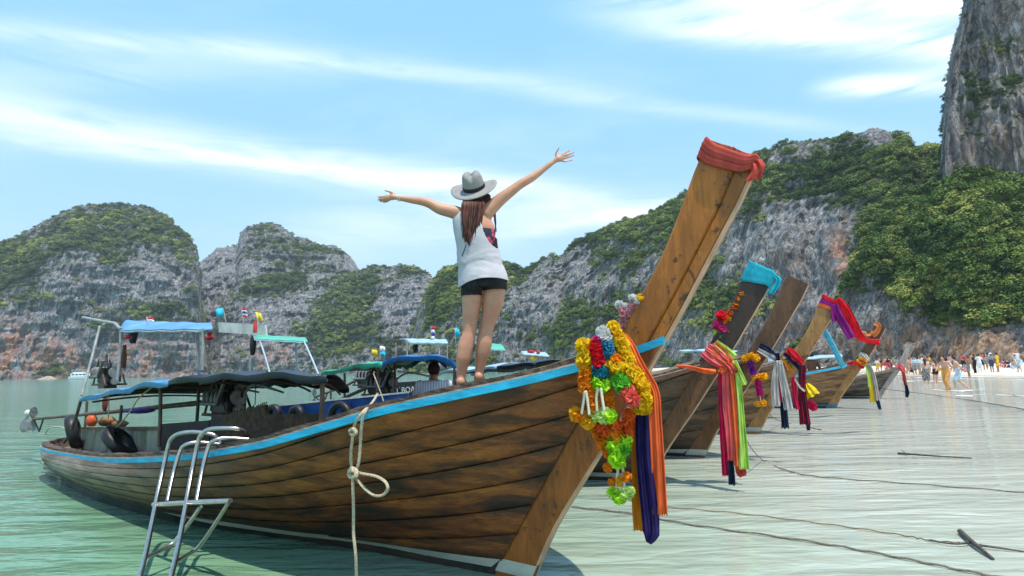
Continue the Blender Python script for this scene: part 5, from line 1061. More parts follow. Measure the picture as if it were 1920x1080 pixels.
def build_woman():
    Y0 = 4.40; px = Y0/F
    Q = lambda x, y, dy=0.0: at(x, y, Y0+dy)
    off = np.array([Q(882, 720)[0], Y0, Q(864, 722)[2]]); T = Matrix.Translation(tuple(-off))
    def ring(y, xl, xr, dh, dy=0.0, n=26):
        a = Q(xl, y, dy); b = Q(xr, y, dy); c = (a+b)/2; hw = (b-a)/2; an = np.linspace(0, 2*math.pi, n, endpoint=False)
        return c+np.cos(an)[:, None]*hw+np.sin(an)[:, None]*np.array([0, dh, 0])
    TOR = [(394, 872, 906, .045), (402, 862, 916, .06), (412, 858, 921, .075), (428, 859, 928, .09), (446, 861, 926, .092), (466, 865, 919, .085), (484, 868, 919, .08), (502, 867, 929, .09), (520, 864, 942, .105), (528, 865, 948, .10), (538, 880, 934, .05)]
    ty = np.linspace(394, 538, 44); mb = MB(); mb.loft([ring(y, *[float(interp(y, [(r[0], r[k]) for r in TOR])) for k in (1, 2, 3)]) for y in ty])
    limb(mb, [Q(890, 404, .01), Q(890, 388, .02), Q(890, 372, .03)], [.047, .042, .045])
    mb.ell(Q(890, 358, .045), (.070, .086, .10), 18, 12)
    limb(mb, [Q(885, 538), Q(884.5, 565), Q(881.5, 600, .0), Q(879.5, 625, -.005), Q(873, 650, -.012), Q(869, 672, -.012), Q(865.5, 695, .0), Q(864, 712, .0)], [r*px for r in (20, 18.6, 15, 12.6, 14.6, 13.6, 9.8, 8.2)], 18)
    limb(mb, [Q(928, 534, .02), Q(925, 562, .02), Q(917.5, 594, .03), Q(912.5, 614, .03), Q(908, 642, .025), Q(905, 662, .03), Q(900, 688, .045), Q(898, 703, .05)], [r*px for r in (22, 20.4, 16.4, 13.4, 15, 13.6, 9.2, 7.7)], 18)
    for (x, y, dy, r) in ((864, 719, .0, 1), (898, 709, .05, 1)):
        h = Q(x, y, dy); limb(mb, [h+[0, -.022, .012], h+[0, .05, .012], h+[0, .13, .0], h+[.002, .185, -.008]], [.032, .036, .036, .022], 12)
        for k in range(5): limb(mb, [h+[-.030+.015*k, .165, -.008], h+[-.032+.016*k, .205-.007*abs(k-(1 if x > 880 else 3)), -.012]], [.0115, .0095], 8, 3)
    # left-hand arm of the picture
    limb(mb, [Q(868, 405, .0), Q(850, 397.5, .0), Q(826, 392, .0), Q(806, 382, .005), Q(792, 377.5, .01), Q(774, 375, .015), Q(758, 373, .02), Q(747, 371, .02)], [r*px for r in (15, 13, 11, 9, 8.4, 7.2, 5.4, 4.7)], 16)
    limb(mb, [Q(910, 400, .0), Q(922, 389, .0), Q(938, 374, .0), Q(957, 359.5, .005), Q(975, 346, .01), Q(997, 333, .015), Q(1018, 318, .02), Q(1034, 306, .02)], [r*px for r in (16, 13.5, 11.8, 10.2, 8.8, 8.2, 6.0, 5.0)], 16)
    # hands: palm, five fingers with knuckle bends
    def hand(wr, palm, fingers, dy):
        mb.ell(Q(*palm, dy), (.030, .016, .028), 12, 9); limb(mb, [Q(*wr, dy), Q(*palm, dy)], [.0165, .020], 12)
        for f in fingers:
            pts = [Q(*palm, dy)]+[Q(x, y, dy+d) for x, y, d in f[0]]; n = len(pts); limb(mb, pts, [.0125]+list(np.linspace(f[1], f[1]*.74, n-1)), 8, 4)
    hand((1034, 306), (1047, 297.5), [([(1042, 289, -.0), (1046, 281, -.004), (1048.5, 276, -.004)], .0088), ([(1054.5, 290, 0), (1061, 286, .006), (1068, 281.5, .018)], .0082), ([(1057.5, 292.5, 0), (1066, 289.5, .006), (1076.5, 286, .02)], .0084), ([(1058.5, 297, 0), (1067, 294.5, .008), (1077, 291.5, .026)], .0080), ([(1057.5, 303, 0), (1065, 302, .008), (1074, 300, .026)], .0070)], .02)
    hand((747, 371), (736, 369), [([(736, 362, -.004), (728.5, 359, -.006), (721.5, 357, -.006)], .0086), ([(727, 367.5, 0), (718, 368.5, .006), (708.5, 369.2, .014)], .0080), ([(726, 371, 0), (717, 373, .008), (708.5, 375, .02)], .0080), ([(727, 374, .006), (719, 376.5, .016), (713, 378.2, .03)], .0076), ([(729, 376.5, .012), (723, 379, .024), (719, 380, .036)], .0068)], .02)
    body = remesh(mb, 'person', SKIN, .0052, 5); body.data.transform(T); body.location = tuple(off)
    tag(body, 'woman in white tank top and grey hat standing on the nearest bow, arms spread wide', 'person')
    def fin(o): o.data.transform(T); o.parent = body; return o
    # tank top with a deep open armhole on the right
    SH = [(392, 868, 908, .06), (400, 854, 916, .085), (412, 850, 924, .10), (428, 851, 929, .112), (446, 854, 932, .115), (466, 857, 934, .113), (484, 858, 938, .112), (502, 860, 944, .12), (520, 859.8, 951, .137), (536, 860, 954, .146)]
    ys = np.linspace(392, 531, 80); n = 130; an = np.linspace(0, 2*math.pi, n, endpoint=False); mb = MB(); V = []; keep = []
    xl = interp(ys, [(r[0], r[1]) for r in SH]); xr = interp(ys, [(r[0], r[2]) for r in SH]); dh = interp(ys, [(r[0], r[3]) for r in SH])
    edge = lambda y: float(interp(y, [(385, 901), (400, 902), (415, 903.5), (430, 907), (445, 913), (456, 920), (464, 929), (468, 945)]))
    gi_ = np.stack(np.meshgrid(ys/9.0, np.arange(n)/n, indexing='ij'), -1).reshape(-1, 2); fb = fbm(np.stack([gi_[:, 0]+4*np.sin(gi_[:, 1]*6.283), np.cos(gi_[:, 1]*6.283)*3, np.sin(gi_[:, 1]*6.283)*3], 1), 4, 77).reshape(len(ys), n)
    for i, y in enumerate(ys):
        hem = (y-392)/139; cxp = (xl[i]+xr[i])/2; hwp = (xr[i]-xl[i])/2
        P = np.stack([cxp+hwp*np.cos(an), np.full(n, y), dh[i]*np.sin(an)], 1)
        ca_ = np.cos(an); P[:, 1] += hem**3*(-10*(1-ca_**2)+np.where(ca_ < 0, 11*ca_**2, -4*ca_**2))+1.2*np.sin(an*3+1)*hem**4
        P[:, 1] += np.where((np.sin(an) < 0) & (y < 412), -6*np.abs(np.sin(an))*(412-y)/20*0, 0)
        cr = np.exp(-((y-487-5*np.sin(an*2.0))/5)**2)*1.1-np.exp(-((y-496+4*np.sin(an*3))/4.5)**2)*1.0+np.exp(-((y-478+7*np.cos(an*2.3))/4)**2)*.7
        vf = np.sin(an*9+y*.03)*.5*hem**2+np.sin(an*5-y*.05)*.5
        rad = 1+(cr*.026+vf*.017+.02*hem*(fb[i]-.5)*2)
        for j in range(n):
            x = cxp+(P[j, 0]-cxp)*rad[j]; yy = P[j, 1]; dy = P[j, 2]*rad[j]; V.append(Q(x, yy, dy))
            sn = math.sin(an[j]); rem = (sn < .10 and y < 469 and P[j, 0] > edge(y)) or (sn >= .10 and y < 452 and P[j, 0] > np.interp(y, [385, 415, 432, 444, 452], [903, 912, 921, 929, 940])) or (math.sin(an[j]) > .1 and y < 424 and abs(P[j, 0]-888) < 30)
            keep.append(not rem)
    fs = [(i*n+j, i*n+(j+1) % n, (i+1)*n+(j+1) % n, (i+1)*n+j) for i in range(len(ys)-1) for j in range(n)]
    fs = [f for f in fs if all(keep[k] for k in f)]
    mb.add(V, fs); tk = mb.build('tank_top', M('white_cotton', (.47, .455, .475), .85, .05, 18, bump=.12), smooth=True, weld=True)
    bm = bmesh.new(); bm.from_mesh(tk.data); bmesh.ops.delete(bm, geom=[v for v in bm.verts if not v.link_faces], context='VERTS')
    for _ in range(3): bmesh.ops.smooth_vert(bm, verts=[v for v in bm.verts if v.is_boundary], factor=.5, use_axis_x=True, use_axis_y=True, use_axis_z=True)
    bm.to_mesh(tk.data); bm.free(); md = tk.modifiers.new('Solidify', 'SOLIDIFY'); md.thickness = .004; md.offset = 1; fin(tk)
    mb = MB(); mb.loft([ring(*r) for r in ((498, 868, 931, .10), (512, 869, 939, .11), (528, 868, 948, .115), (540, 864.5, 951, .117))])
    limb(mb, [Q(885.5, 539), Q(884.8, 554)], [21.4*px, 20.9*px], 20); limb(mb, [Q(928, 522, .02), Q(927.5, 550, .02)], [23.2*px, 23.0*px], 20)
    for x, y, r, dy in ((888, 533, 20.5, -.035), (927, 527, 22.5, -.035)): mb.ell(Q(x, y, dy), (r*px, .082, r*px), 14, 10)
    # trim the shorts flat at the legs
    so_ = remesh(mb, 'shorts', M('black_shorts', (.012, .013, .017), .8, .3, 20), .006, 3)
    bm = bmesh.new(); bm.from_mesh(so_.data); mid = Q(904, 540)[0]
    zL = Q(884, 556)[2]; zR = Q(930, 546)[2]
    bmesh.ops.delete(bm, geom=[v for v in bm.verts if (v.co.z < zL if v.co.x < mid else v.co.z < zR+(v.co.x-mid)*.04)], context='VERTS'); bm.to_mesh(so_.data); bm.free(); fin(so_)
    m, t, b = new_mat('bikini_print'); oc = t.n('ShaderNodeTexCoord').outputs['Object']
    vo = t.n('ShaderNodeTexVoronoi', {'Vector': oc, 'Scale': 26.0}).outputs['Distance']
    sethook(t, b, **{'Base Color': t.ramp(vo, [(.0, (.75, .5, .3)), (.12, (.72, .03, .10)), (.38, (.70, .08, .14)), (.46, (.03, .03, .06)), (1, (.02, .02, .04))]), 'Roughness': .7})
    mb = MB(); rows = []
    for y, g in ((432, 0), (440, .004), (452, .005), (461, .003), (463, 0)): rows.append(ring(y, np.interp(y, [428, 446, 466], [857, 859, 863]), np.interp(y, [428, 446, 466], [930, 928.5, 922]), np.interp(y, [428, 446, 466], [.094, .097, .09]), 0, 40))
    mb.loft(rows, True, False); fin(mb.build('bikini_top', m, smooth=True))
    # hat
    ax = np.array([-.18, -.62, .82]); ax /= np.linalg.norm(ax); rt = np.array([1, 0, 0])-ax*ax[0]; rt /= np.linalg.norm(rt); fw = np.cross(ax, rt); R_ = np.stack([rt, fw, ax], 1)
    hc = Q(889, 353, .03)
    felt = M('grey_felt', (.27, .26, .25), .9, .10, 24, bump=.2)
    def lathe_w(prof, fn, seg=48):
        secs = []
        for r, z in prof:
            a = np.linspace(0, 2*math.pi, seg, endpoint=False); P = np.stack([r*np.cos(a), r*np.sin(a), np.full(seg, z)], 1); secs.append(fn(P, a)@R_.T+hc)
        return secs
    def brimf(P, a):
        r = np.hypot(P[:, 0], P[:, 1]); k = np.clip((r-.085)/.09, 0, 1); P[:, 2] += k**1.5*(.018*np.cos(2*a+.25)-.006+.005*np.sin(3*a)); return P
    def crf(P, a):
        z = P[:, 2]; P[:, 0] *= .93; P[:, 1] *= 1.08; k = np.clip((z-.05)/.07, 0, 1)
        P[:, 2] -= k*.030*np.exp(-(P[:, 0]/.028)**2)*np.clip(1.0-P[:, 1]*3, .3, 1.3); fr = np.clip(P[:, 1]/.07, 0, 1); P[:, 0] *= 1-.22*k*fr; return P
    mb = MB(); mb.loft(lathe_w([(.078, .0), (.088, -.001), (.105, -.002), (.13, -.002), (.155, 0), (.176, .002)], brimf), True, False); br = mb.build('hat', felt, smooth=True, solid=.005); fin(br)
    mb = MB(); mb.loft(lathe_w([(.086, -.004), (.085, .03), (.081, .065), (.075, .095), (.066, .115), (.052, .126), (.03, .130), (.004, .131)], crf), True, False); cr = mb.build('hat_crown', felt, smooth=True, solid=.004); cr.data.transform(T); cr.parent = br
    mb = MB(); mb.loft(lathe_w([(.0885, .001), (.0895, .004), (.0885, .026), (.0875, .029)], crf), True, False); bd = mb.build('hat_band', M('black_ribbon', (.012, .012, .015), .6, .2), smooth=True, solid=.003); bd.data.transform(T); bd.parent = br
    # hair: locks falling from under the brim
    mb = MB(); mb.cur = 0; rg = random.Random(5)
    ca = ring(372, 868, 910, .085, .02, 20)
    mb.loft([ring(364, 874, 906, .06, .04, 20), ring(370, 869, 910, .075, .035, 20), ring(377, 868, 911, .092, .025, 20), ring(384, 871, 907, .085, .015, 20), ring(392, 876, 901, .06, .0, 20)])
    for k in range(150):
        f = rg.random(); x0 = 867+f*41; d0 = -.066-.022*math.sin(f*math.pi)-rg.uniform(0, .014)
        x1 = 864+f*36+rg.uniform(-4, 4)*.6; ln = rg.uniform(.72, 1.0)*(1-.5*abs(f-.42)**1.3); ye = 374+88*ln
        ph = rg.uniform(0, 6); w = rg.uniform(.8, 2.4); xe = x1*.45+(881+(f-.5)*20)*.55+rg.uniform(-3, 3)
        pts = [Q(x0*.7+889*.3, 371, -.02)]+[Q(x0+(x1-x0)*s+(xe-x1)*max(0, s-.35)/.65+w*s*math.sin(ph+s*7), 379+(ye-379)*s, d0-.022*math.sin(s*2.2)-.006) for s in (.04, .25, .45, .68, .85, 1.0)]
        mb.cur = 0 if rg.random() < .45 else 1
        mb.tube(spline3(pts, 16), [.0075]*3+list(np.linspace(.0075, .0015, 13)), 5)
    for k in range(26):
        x0 = rg.uniform(911, 921); w = rg.uniform(.5, 2); ph = rg.uniform(0, 6); ln = rg.uniform(.6, 1)
        pts = [Q(x0-2, 366, .03), Q(x0, 376, .05+rg.uniform(0, .02)), Q(x0+8, 392, .10), Q(928+w*math.sin(ph), 410, .10), Q(930+w*math.sin(ph+2), 410+26*ln, .09)]
        if k < 12: pts = [Q(902+k*1.3, 364, .0), Q(909+k*1.0, 374, -.01), Q(908+k*.6, 384, -.02), Q(903+k*.4, 390, -.03)]
        mb.cur = k % 2; mb.tube(spline3(pts, 14), list(np.linspace(.006, .0015, 14)), 5)
    fin(mb.build('hair', [HAIRB, HAIRR], smooth=True))
    mb = MB(); c = Q(747, 371, .02); d = Q(760, 373, .02)-c; d /= np.linalg.norm(d)
    for o_, rr in ((0, .021), (.014, .0215)):
        u = np.cross(d, [0, 1, 0]); u /= np.linalg.norm(u); w = np.cross(d, u); mb.tube([c+d*o_+rr*(math.cos(a)*u+math.sin(a)*w) for a in np.linspace(0, 2*math.pi, 22)], .0042, 6)
    fin(mb.build('bracelet', M('pearl_bracelet', (.70, .62, .52), .4, .2, 60), smooth=True))
    mb = MB(); mb.tube(spline3([Q(874, 458, -.125), Q(871, 468, -.125), Q(866, 481, -.125)], 8), .0035, 6); fin(mb.build('neck_cord', M('black_cord', (.01, .01, .012), .6), smooth=True))
build_woman()

# ---- smaller figures: body, hair and clothes from joint positions (metres, facing +y, feet on z = 0)
POSES = {
 'stand': dict(hL=(-.09, 0, .90), kL=(-.10, .02, .48), aL=(-.11, -.02, .08), hR=(.09, 0, .90), kR=(.10, .03, .48), aR=(.12, .0, .08), pel=(0, 0, .95), ch=(0, .01, 1.28), nk=(0, .0, 1.47), hd=(0, .02, 1.60), sL=(-.18, 0, 1.40), eL=(-.25, -.02, 1.12), wL=(-.23, .08, .88), sR=(.18, 0, 1.40), eR=(.26, -.02, 1.14), wR=(.20, .16, 1.02)),
 'walk': dict(hL=(-.09, 0, .88), kL=(-.10, .20, .50), aL=(-.10, .18, .10), hR=(.09, 0, .88), kR=(.10, -.02, .47), aR=(.10, -.36, .14), pel=(0, 0, .93), ch=(0, .05, 1.26), nk=(0, .09, 1.44), hd=(0, .14, 1.57), sL=(-.18, .06, 1.38), eL=(-.24, -.10, 1.14), wL=(-.22, .02, .92), sR=(.18, .06, 1.38), eR=(.25, .18, 1.15), wR=(.20, .36, 1.06)),
 'bend': dict(hL=(-.09, -.05, .84), kL=(-.12, .10, .46), aL=(-.12, -.02, .08), hR=(.09, -.05, .84), kR=(.11, .16, .47), aR=(.12, .12, .08), pel=(0, -.08, .90), ch=(0, .14, 1.14), nk=(0, .27, 1.28), hd=(0, .36, 1.38), sL=(-.18, .22, 1.23), eL=(-.22, .32, .98), wL=(-.16, .42, .78), sR=(.18, .22, 1.23), eR=(.24, .30, .98), wR=(.18, .44, .80)),
 'sit': dict(hL=(-.10, 0, .12), kL=(-.16, .40, .30), aL=(-.14, .62, .06), hR=(.10, 0, .12), kR=(.16, .38, .34), aR=(.12, .60, .06), pel=(0, 0, .16), ch=(0, .06, .50), nk=(0, .12, .68), hd=(0, .17, .81), sL=(-.18, .09, .62), eL=(-.26, .22, .38), wL=(-.14, .40, .36), sR=(.18, .09, .62), eR=(.26, .22, .38), wR=(.14, .40, .36)),
 'raise': dict(hL=(-.09, 0, .90), kL=(-.10, .02, .48), aL=(-.11, -.02, .08), hR=(.09, 0, .90), kR=(.12, .06, .48), aR=(.15, .03, .08), pel=(0, 0, .95), ch=(0, .01, 1.28), nk=(0, .0, 1.47), hd=(0, .03, 1.60), sL=(-.18, 0, 1.40), eL=(-.28, .10, 1.22), wL=(-.12, .26, 1.42), sR=(.18, 0, 1.40), eR=(.28, .10, 1.24), wR=(.10, .26, 1.44))}
_proto = {}
def proto(pose, female, shirt, bottom, longhair):
    key = (pose, female, shirt, bottom, longhair)
    if key in _proto: return _proto[key]
    J = {k: np.array(v, float) for k, v in POSES[pose].items()}; w = .92 if female else 1.0
    for k in ('sL', 'eL', 'wL', 'sR', 'eR', 'wR'): J[k][0] *= w
    mb = MB()
    def arm(s, g=0.0, upto=1.0):
        limb(mb, [J['s'+s], J['e'+s], J['w'+s]], [.052*w+g, .040*w+g, .028*w+g], 10, 4)
    def leg(s, g=0.0, lo=1.0):
        h, k, a = J['h'+s], J['k'+s], J['a'+s]
        if lo >= 1: limb(mb, [h, (h+k)/2, k, k+(a-k)*.35, a], [.088+g, .078+g, .055+g, .058+g, .036+g], 12, 4)
        else: limb(mb, [h, h+(k-h)*lo], [.092+g, .086+g], 12, 4)
    def torso(g=0.0, a=0.0, b=1.0):
        ax = J['nk']-J['pel']; secs = []; rows = [(-.12, .13, .09), (.0, .165, .11), (.25, .145, .095), (.5, .15 if not female else .135, .10), (.75, .18*w, .105), (.92, .165*w, .085), (1.0, .07, .06)]
        sx = J['sR']-J['sL']; sx /= np.linalg.norm(sx); u = ax/np.linalg.norm(ax); fy = np.cross(u, sx)
        mid = J['ch']; 
        for f, rx, ry in rows:
            if f < a or f > b: continue
            c = (1-f)**2*J['pel']+2*f*(1-f)*(2*mid-.5*(J['pel']+J['nk']))+f*f*J['nk'] if f > 0 else J['pel']+ax*f
            an = np.linspace(0, 2*math.pi, 16, endpoint=False); secs.append(c+np.cos(an)[:, None]*sx*(rx+g)+np.sin(an)[:, None]*fy*(ry+g))
        mb.loft(secs)
    torso(); limb(mb, [J['nk']-[0, 0, .03], J['hd']-[0, 0, .06]], [.055, .05], 10, 3); mb.ell(J['hd'], (.075, .09, .105), 14, 10); mb.ell(J['hd']+[0, .09, -.01], (.014, .02, .02), 8, 6)
    for s in 'LR':
        arm(s); leg(s); f = J['a'+s]; limb(mb, [f+[0, -.03, -.05], f+[0, .06, -.055], f+[0, .15, -.062]], [.036, .036, .024], 8, 3)
        d = J['w'+s]-J['e'+s]; d /= np.linalg.norm(d); h = J['w'+s]+d*.05; mb.ell(h, (.036, .026, .05), 8, 6)
        for q in range(4): limb(mb, [h+[(-.026+.017*q), 0, 0], h+d*.10+[(-.028+.018*q), 0, 0]], [.011, .009], 6, 2)
        limb(mb, [h, h+d*.03+[.045 if s == 'L' else -.045, .01, 0]], [.013, .010], 6, 2)
    o = remesh(mb, 'person', SKIN, .014, 3); kids = []
    mb = MB(); torso(.018, -.2, .30)
    for s in 'LR': leg(s, .018, dict(shorts=.72, brief=.12, trousers=1.0, sarong=.95)[bottom])
    kids.append(('shorts' if bottom != 'trousers' else 'trousers', remesh(mb, 'shorts', SKIN, .018, 2).data))
    if shirt:
        mb = MB(); torso(.02, .1 if shirt != 'bra' else .62, .95 if shirt != 'bra' else .8)
        if shirt == 'shirt':
            for s in 'LR': limb(mb, [J['s'+s], J['s'+s]+(J['e'+s]-J['s'+s])*.75], [.072, .066], 10, 3)
        kids.append(('shirt' if shirt != 'bra' else 'bikini_top', remesh(mb, 'shirt', SKIN, .018, 2).data))
    mb = MB(); h = J['hd']; mb.ell(h+[0, -.018, .022], (.084, .094, .10), 14, 10)
    if longhair: limb(mb, [h+[0, -.07, .0], h+[0, -.11, -.14], h+[0, -.12, -.30]], [.07, .065, .03], 10, 4)
    kids.append(('hair', remesh(mb, 'hair', HAIRB, .016, 2).data))
    for ob in [q for q in bpy.data.objects if q.name.split('.')[0] in ('shorts', 'shirt', 'hair') and q.parent is None and q.users_collection and q.type == 'MESH' and q.data in [k[1] for k in kids]]: bpy.data.objects.remove(ob)
    me = o.data; bpy.data.objects.remove(o); _proto[key] = (me, kids); return _proto[key]
def figure(loc, yaw, label, pose='stand', female=False, shirt=None, bottom='shorts', longhair=False, skin=SKIN_B, ctop=None, cbot=None, hair=HAIRB, h=1.0, group='people on the beach', hat=None):
    me, kids = proto(pose, female, shirt, bottom, longhair)
    o = bpy.data.objects.new('person', me); COL.objects.link(o); o.location = tuple(loc); o.rotation_euler = (0, 0, yaw); o.scale = (h, h, h); o.material_slots[0].link = 'OBJECT'; o.material_slots[0].material = skin
    tag(o, label, 'person', group)
    for nm, km in kids:
        c = bpy.data.objects.new(nm, km); COL.objects.link(c); c.parent = o; c.material_slots[0].link = 'OBJECT'
        c.material_slots[0].material = hair if nm == 'hair' else (cbot if nm in ('shorts', 'trousers') else ctop)
    if hat:
        mb = MB(); z = POSES[pose]['hd']; mb.lathe([(.17, .03), (.10, .05), (.098, .06), (.09, .13), (.05, .155), (0, .16)], 16, z); c = mb.build('sun_hat', hat, o, smooth=True)
    return o
cm = lambda n, c, **k: M('cloth_'+n, c, .85, .2, 10, **k)
WHT, LBL, BLK, YEL, ORG, NVY, PNK, GRY, RDC, TAN = cm('white', (.70, .70, .70)), cm('light_blue', (.45, .60, .68)), cm('black', (.014, .014, .016)), cm('yellow', (.72, .42, .02)), cm('ochre', (.55, .26, .06)), cm('navy', (.03, .045, .12)), cm('pink', (.65, .22, .26)), cm('grey', (.22, .24, .24)), cm('red', (.5, .05, .05)), cm('tan', (.42, .30, .18))
PAT = M('black_white_print', (.30, .28, .26), .8, .9, 22, dirt=(.02, .02, .02), dirt_amt=.5, dscale=20)
STRIPE, t_, b_ = new_mat('striped_shirt')
oc_ = t_.n('ShaderNodeTexCoord').outputs['Object']; wv_ = t_.n('ShaderNodeTexWave', {'Vector': oc_, 'Scale': 9.0, 'Distortion': .6, 'Detail': 1.0}, wave_type='BANDS', bands_direction='X').outputs['Fac']
sethook(t_, b_, **{'Base Color': t_.mix(t_.mrange(wv_, .25, .75), (.40, .40, .47), (.66, .66, .69)), 'Roughness': .85})
def wade(x, y, depth): g_ = ground(x, y); return np.array([g_[0], g_[1], -depth])
def on_sand(x, y):
    r = ray(x, y)
    for Yq in np.arange(38, 190, .4):
        p = CAMP+r*(Yq/r[1])
        if p[2] <= float(sand_h(np.array([p[0]]), np.array([p[1]]))[0]): return p
    return p
figure(wade(1738, 720, .22), -.5, 'woman wading in a black and white patterned wrap', 'stand', True, 'bra', 'sarong', True, SKIN_B, PAT, PAT)
figure(wade(1756, 719, .25), .3, 'woman in a black bikini with long brown hair standing in the shallows', 'raise', True, 'bra', 'brief', True, SKIN_B, BLK, BLK, HAIRR)
figure(wade(1777, 731, .12), 2.0, 'woman wading in ochre shorts', 'walk', True, 'bra', 'trousers', True, SKIN, BLK, ORG)
figure(wade(1800, 728, .14), 1.0, 'bare chested man wading in light blue shorts', 'walk', False, None, 'shorts', False, SKIN_B, None, LBL)
figure(on_sand(1818, 708), 1.2, 'bare backed person in grey shorts at the water edge behind the waders', 'stand', False, None, 'shorts', False, SKIN_C, None, GRY)
figure(on_sand(1829, 700), .4, 'person all in black standing on the sand', 'stand', False, 'shirt', 'trousers', False, SKIN_C, BLK, BLK); figure(on_sand(1838, 700), -.6, 'person in a white shirt facing the one in black', 'raise', True, 'shirt', 'trousers', False, SKIN_B, WHT, WHT)
figure(on_sand(1861, 698), 0, 'person in a grey top and white hat on the sand', 'stand', False, 'shirt', 'shorts', False, SKIN_C, GRY, NVY, hat=WHT); figure(on_sand(1872, 697), .5, 'person in a bright yellow shirt on the sand', 'stand', False, 'shirt', 'shorts', False, SKIN_C, YEL, YEL)
figure(on_sand(1884, 690), 1.6, 'person in pink sitting on the sand', 'sit', True, 'shirt', 'shorts', True, SKIN_B, PNK, PNK); figure(on_sand(1891, 690), 1.9, 'person in navy sitting on the sand', 'sit', False, 'shirt', 'shorts', False, SKIN_B, NVY, NVY)
figure(on_sand(1914, 697), 1.4, 'person in light blue bending at the right edge', 'bend', False, 'shirt', 'shorts', False, SKIN_B, LBL, LBL)
CN_ = ['white', 'white', 'black', 'navy', 'yellow', 'grey', 'pink', 'red', 'pale blue', 'tan']; CP_ = ['stand', 'walk', 'raise', 'sit']; CV_ = ['standing', 'walking', 'with raised hands', 'sitting']
def crowd_label(k): return ('%s bather %s on the sand in ' % ('small far' if k <= 20 else 'tiny', CV_[k % 4]))+(('a %s top and ' % CN_[k % 10]) if k % 3 else '')+'%s shorts' % CN_[(k*3+1) % 10]
rgp = random.Random(3); cols_ = [WHT, WHT, BLK, NVY, YEL, GRY, PNK, RDC, LBL, TAN]; k_ = 0
for x, y in ((1646, 699), (1654, 697), (1663, 700), (1671, 696), (1683, 699), (1704, 702), (1711, 699), (1716, 703), (1722, 700), (1728, 698), (1734, 702), (1661, 693), (1709, 694), (1745, 695), (1768, 694), (1786, 693), (1808, 694), (1848, 693), (1899, 692), (1908, 690), (1650, 695), (1667, 698), (1676, 700), (1692, 701), (1699, 697), (1707, 697), (1714, 695), (1725, 703), (1731, 696), (1741, 698), (1760, 697), (1773, 698), (1781, 696), (1790, 697), (1812, 698), (1824, 693), (1842, 694), (1855, 692)):
    k_ += 1; figure(on_sand(x, y), rgp.uniform(0, 6.28), crowd_label(k_), CP_[k_ % 4], k_ % 2 == 0, 'shirt' if k_ % 3 else None, 'shorts', k_ % 2 == 0, rgp.choice([SKIN_B, SKIN_C, SKIN]), cols_[k_ % 10], cols_[(k_*3+1) % 10], group='crowd of small bathers on the far sand')
p_ = B2.P(813, 745, .05); figure(p_-np.array([0, 0, .50]), .10, 'man in a striped white shirt sitting with his back turned behind the blue cabin side', 'sit', False, 'shirt', 'shorts', False, SKIN_C, STRIPE, NVY, group='people in the boats', h=1.08)
p_ = B3.P(852, 735, .1); figure(p_-np.array([0, 0, .50]), -.4, 'person in a purple shirt sitting beside the canopy post', 'sit', True, 'shirt', 'shorts', False, SKIN_C, PURPLE, NVY, group='people in the boats')
p_ = B5.P(1525, 720, .0); figure(p_-np.array([0, 0, .72]), .2, 'bare backed man in black shorts standing in the light golden boat', 'stand', False, None, 'shorts', False, SKIN_C, None, BLK, group='people in the boats')

# ================================================================== flags, ropes, driftwood, speedboat, rock, foam
def flag(bt, x0, y0, x1, y1, v, cols, wpx, label, hpx=14, flip=1):
    a = bt.P(x0, y0, v); b = bt.P(x1, y1, v); root = empty('small_flag', tuple(a)); tag(root, label, 'flag', 'small flags flying from the boat roofs')
    mb = MB(); mb.tube([a-a, b-a], .008, 6); mb.build('flag_pole', POLE, root); Yd = (b-CAMP)@FW; w = wpx*Yd/F; h = hpx*Yd/F; d = (b-a)/np.linalg.norm(b-a); n = len(cols)
    for k, c in enumerate(cols):
        f0, f1 = k/n, (k+1)/n; rows = []
        for i in range(9):
            f = i/8; base = b-a-d*h*.02; dr = np.array([flip*w*f, .12*w*math.sin(f*6), -w*.22*f*f]); rows.append([base+dr-d*h*(f0+(f1-f0)*g)+np.array([0, .05*w*math.sin(f*7+g*3), 0]) for g in (0, .5, 1)])
        mb = MB(); mb.grid(rows); mb.build('flag_cloth', FLG[c], root, smooth=True, solid=.003)
FLG = {k: cm('flag_'+k, c) for k, c in dict(blue=(.03, .45, .62), red=(.6, .03, .06), white=(.75, .75, .76), navy=(.03, .05, .25), yellow=(.75, .55, .04)).items()}
TH_ = ['red', 'white', 'navy', 'white', 'red']
flag(B2, 424, 606, 418, 577, -.1, ['blue'], 14, 'blue flag on the white roof board', 17, -1)
flag(B2, 457, 606, 452, 577, -.1, TH_, 10, 'red, white and navy striped flag between the blue and the yellow flag', 18, 1); flag(B2, 487, 612, 478, 585, -.1, ['yellow'], 11, 'yellow flag at the right end of the white roof board', 18, 1)
flag(B3, 694, 690, 697, 655, .2, ['yellow'], 11, 'yellow flag low beside the green canopy', 12, 1); flag(B3, 714, 690, 712, 648, .2, ['white', 'blue'], 10, 'pale blue and white flag right of the low yellow flag', 20, 1)
flag(B3, 808, 668, 808, 611, .1, TH_, 7, 'tall striped flag on a red pole over the pale blue roof', 30, 1); flag(B4, 856, 660, 852, 615, .1, ['blue'], 9, 'blue flag just left of the woman', 16, 1); flag(B1, 277, 612, 275, 594, .3, ['red', 'white'], 14, 'red and white flag lying on the faded blue tarp roof', 8, 1)
def water_rope(label, pts, r, m=ROPED, zz=None):
    W = [ground(x, y, .012) if z is None else at(x, y, z) for x, y, z in pts]; mb = MB(); S_ = spline3(W, 70); q = [p+np.array([0, 0, .004*math.sin(i*1.3)]) for i, p in enumerate(S_)]; mb.tube(q, r, 6); o = mb.build('anchor_rope', m, smooth=True, recentre=True); tag(o, label, 'rope', 'anchor ropes trailing over the water')
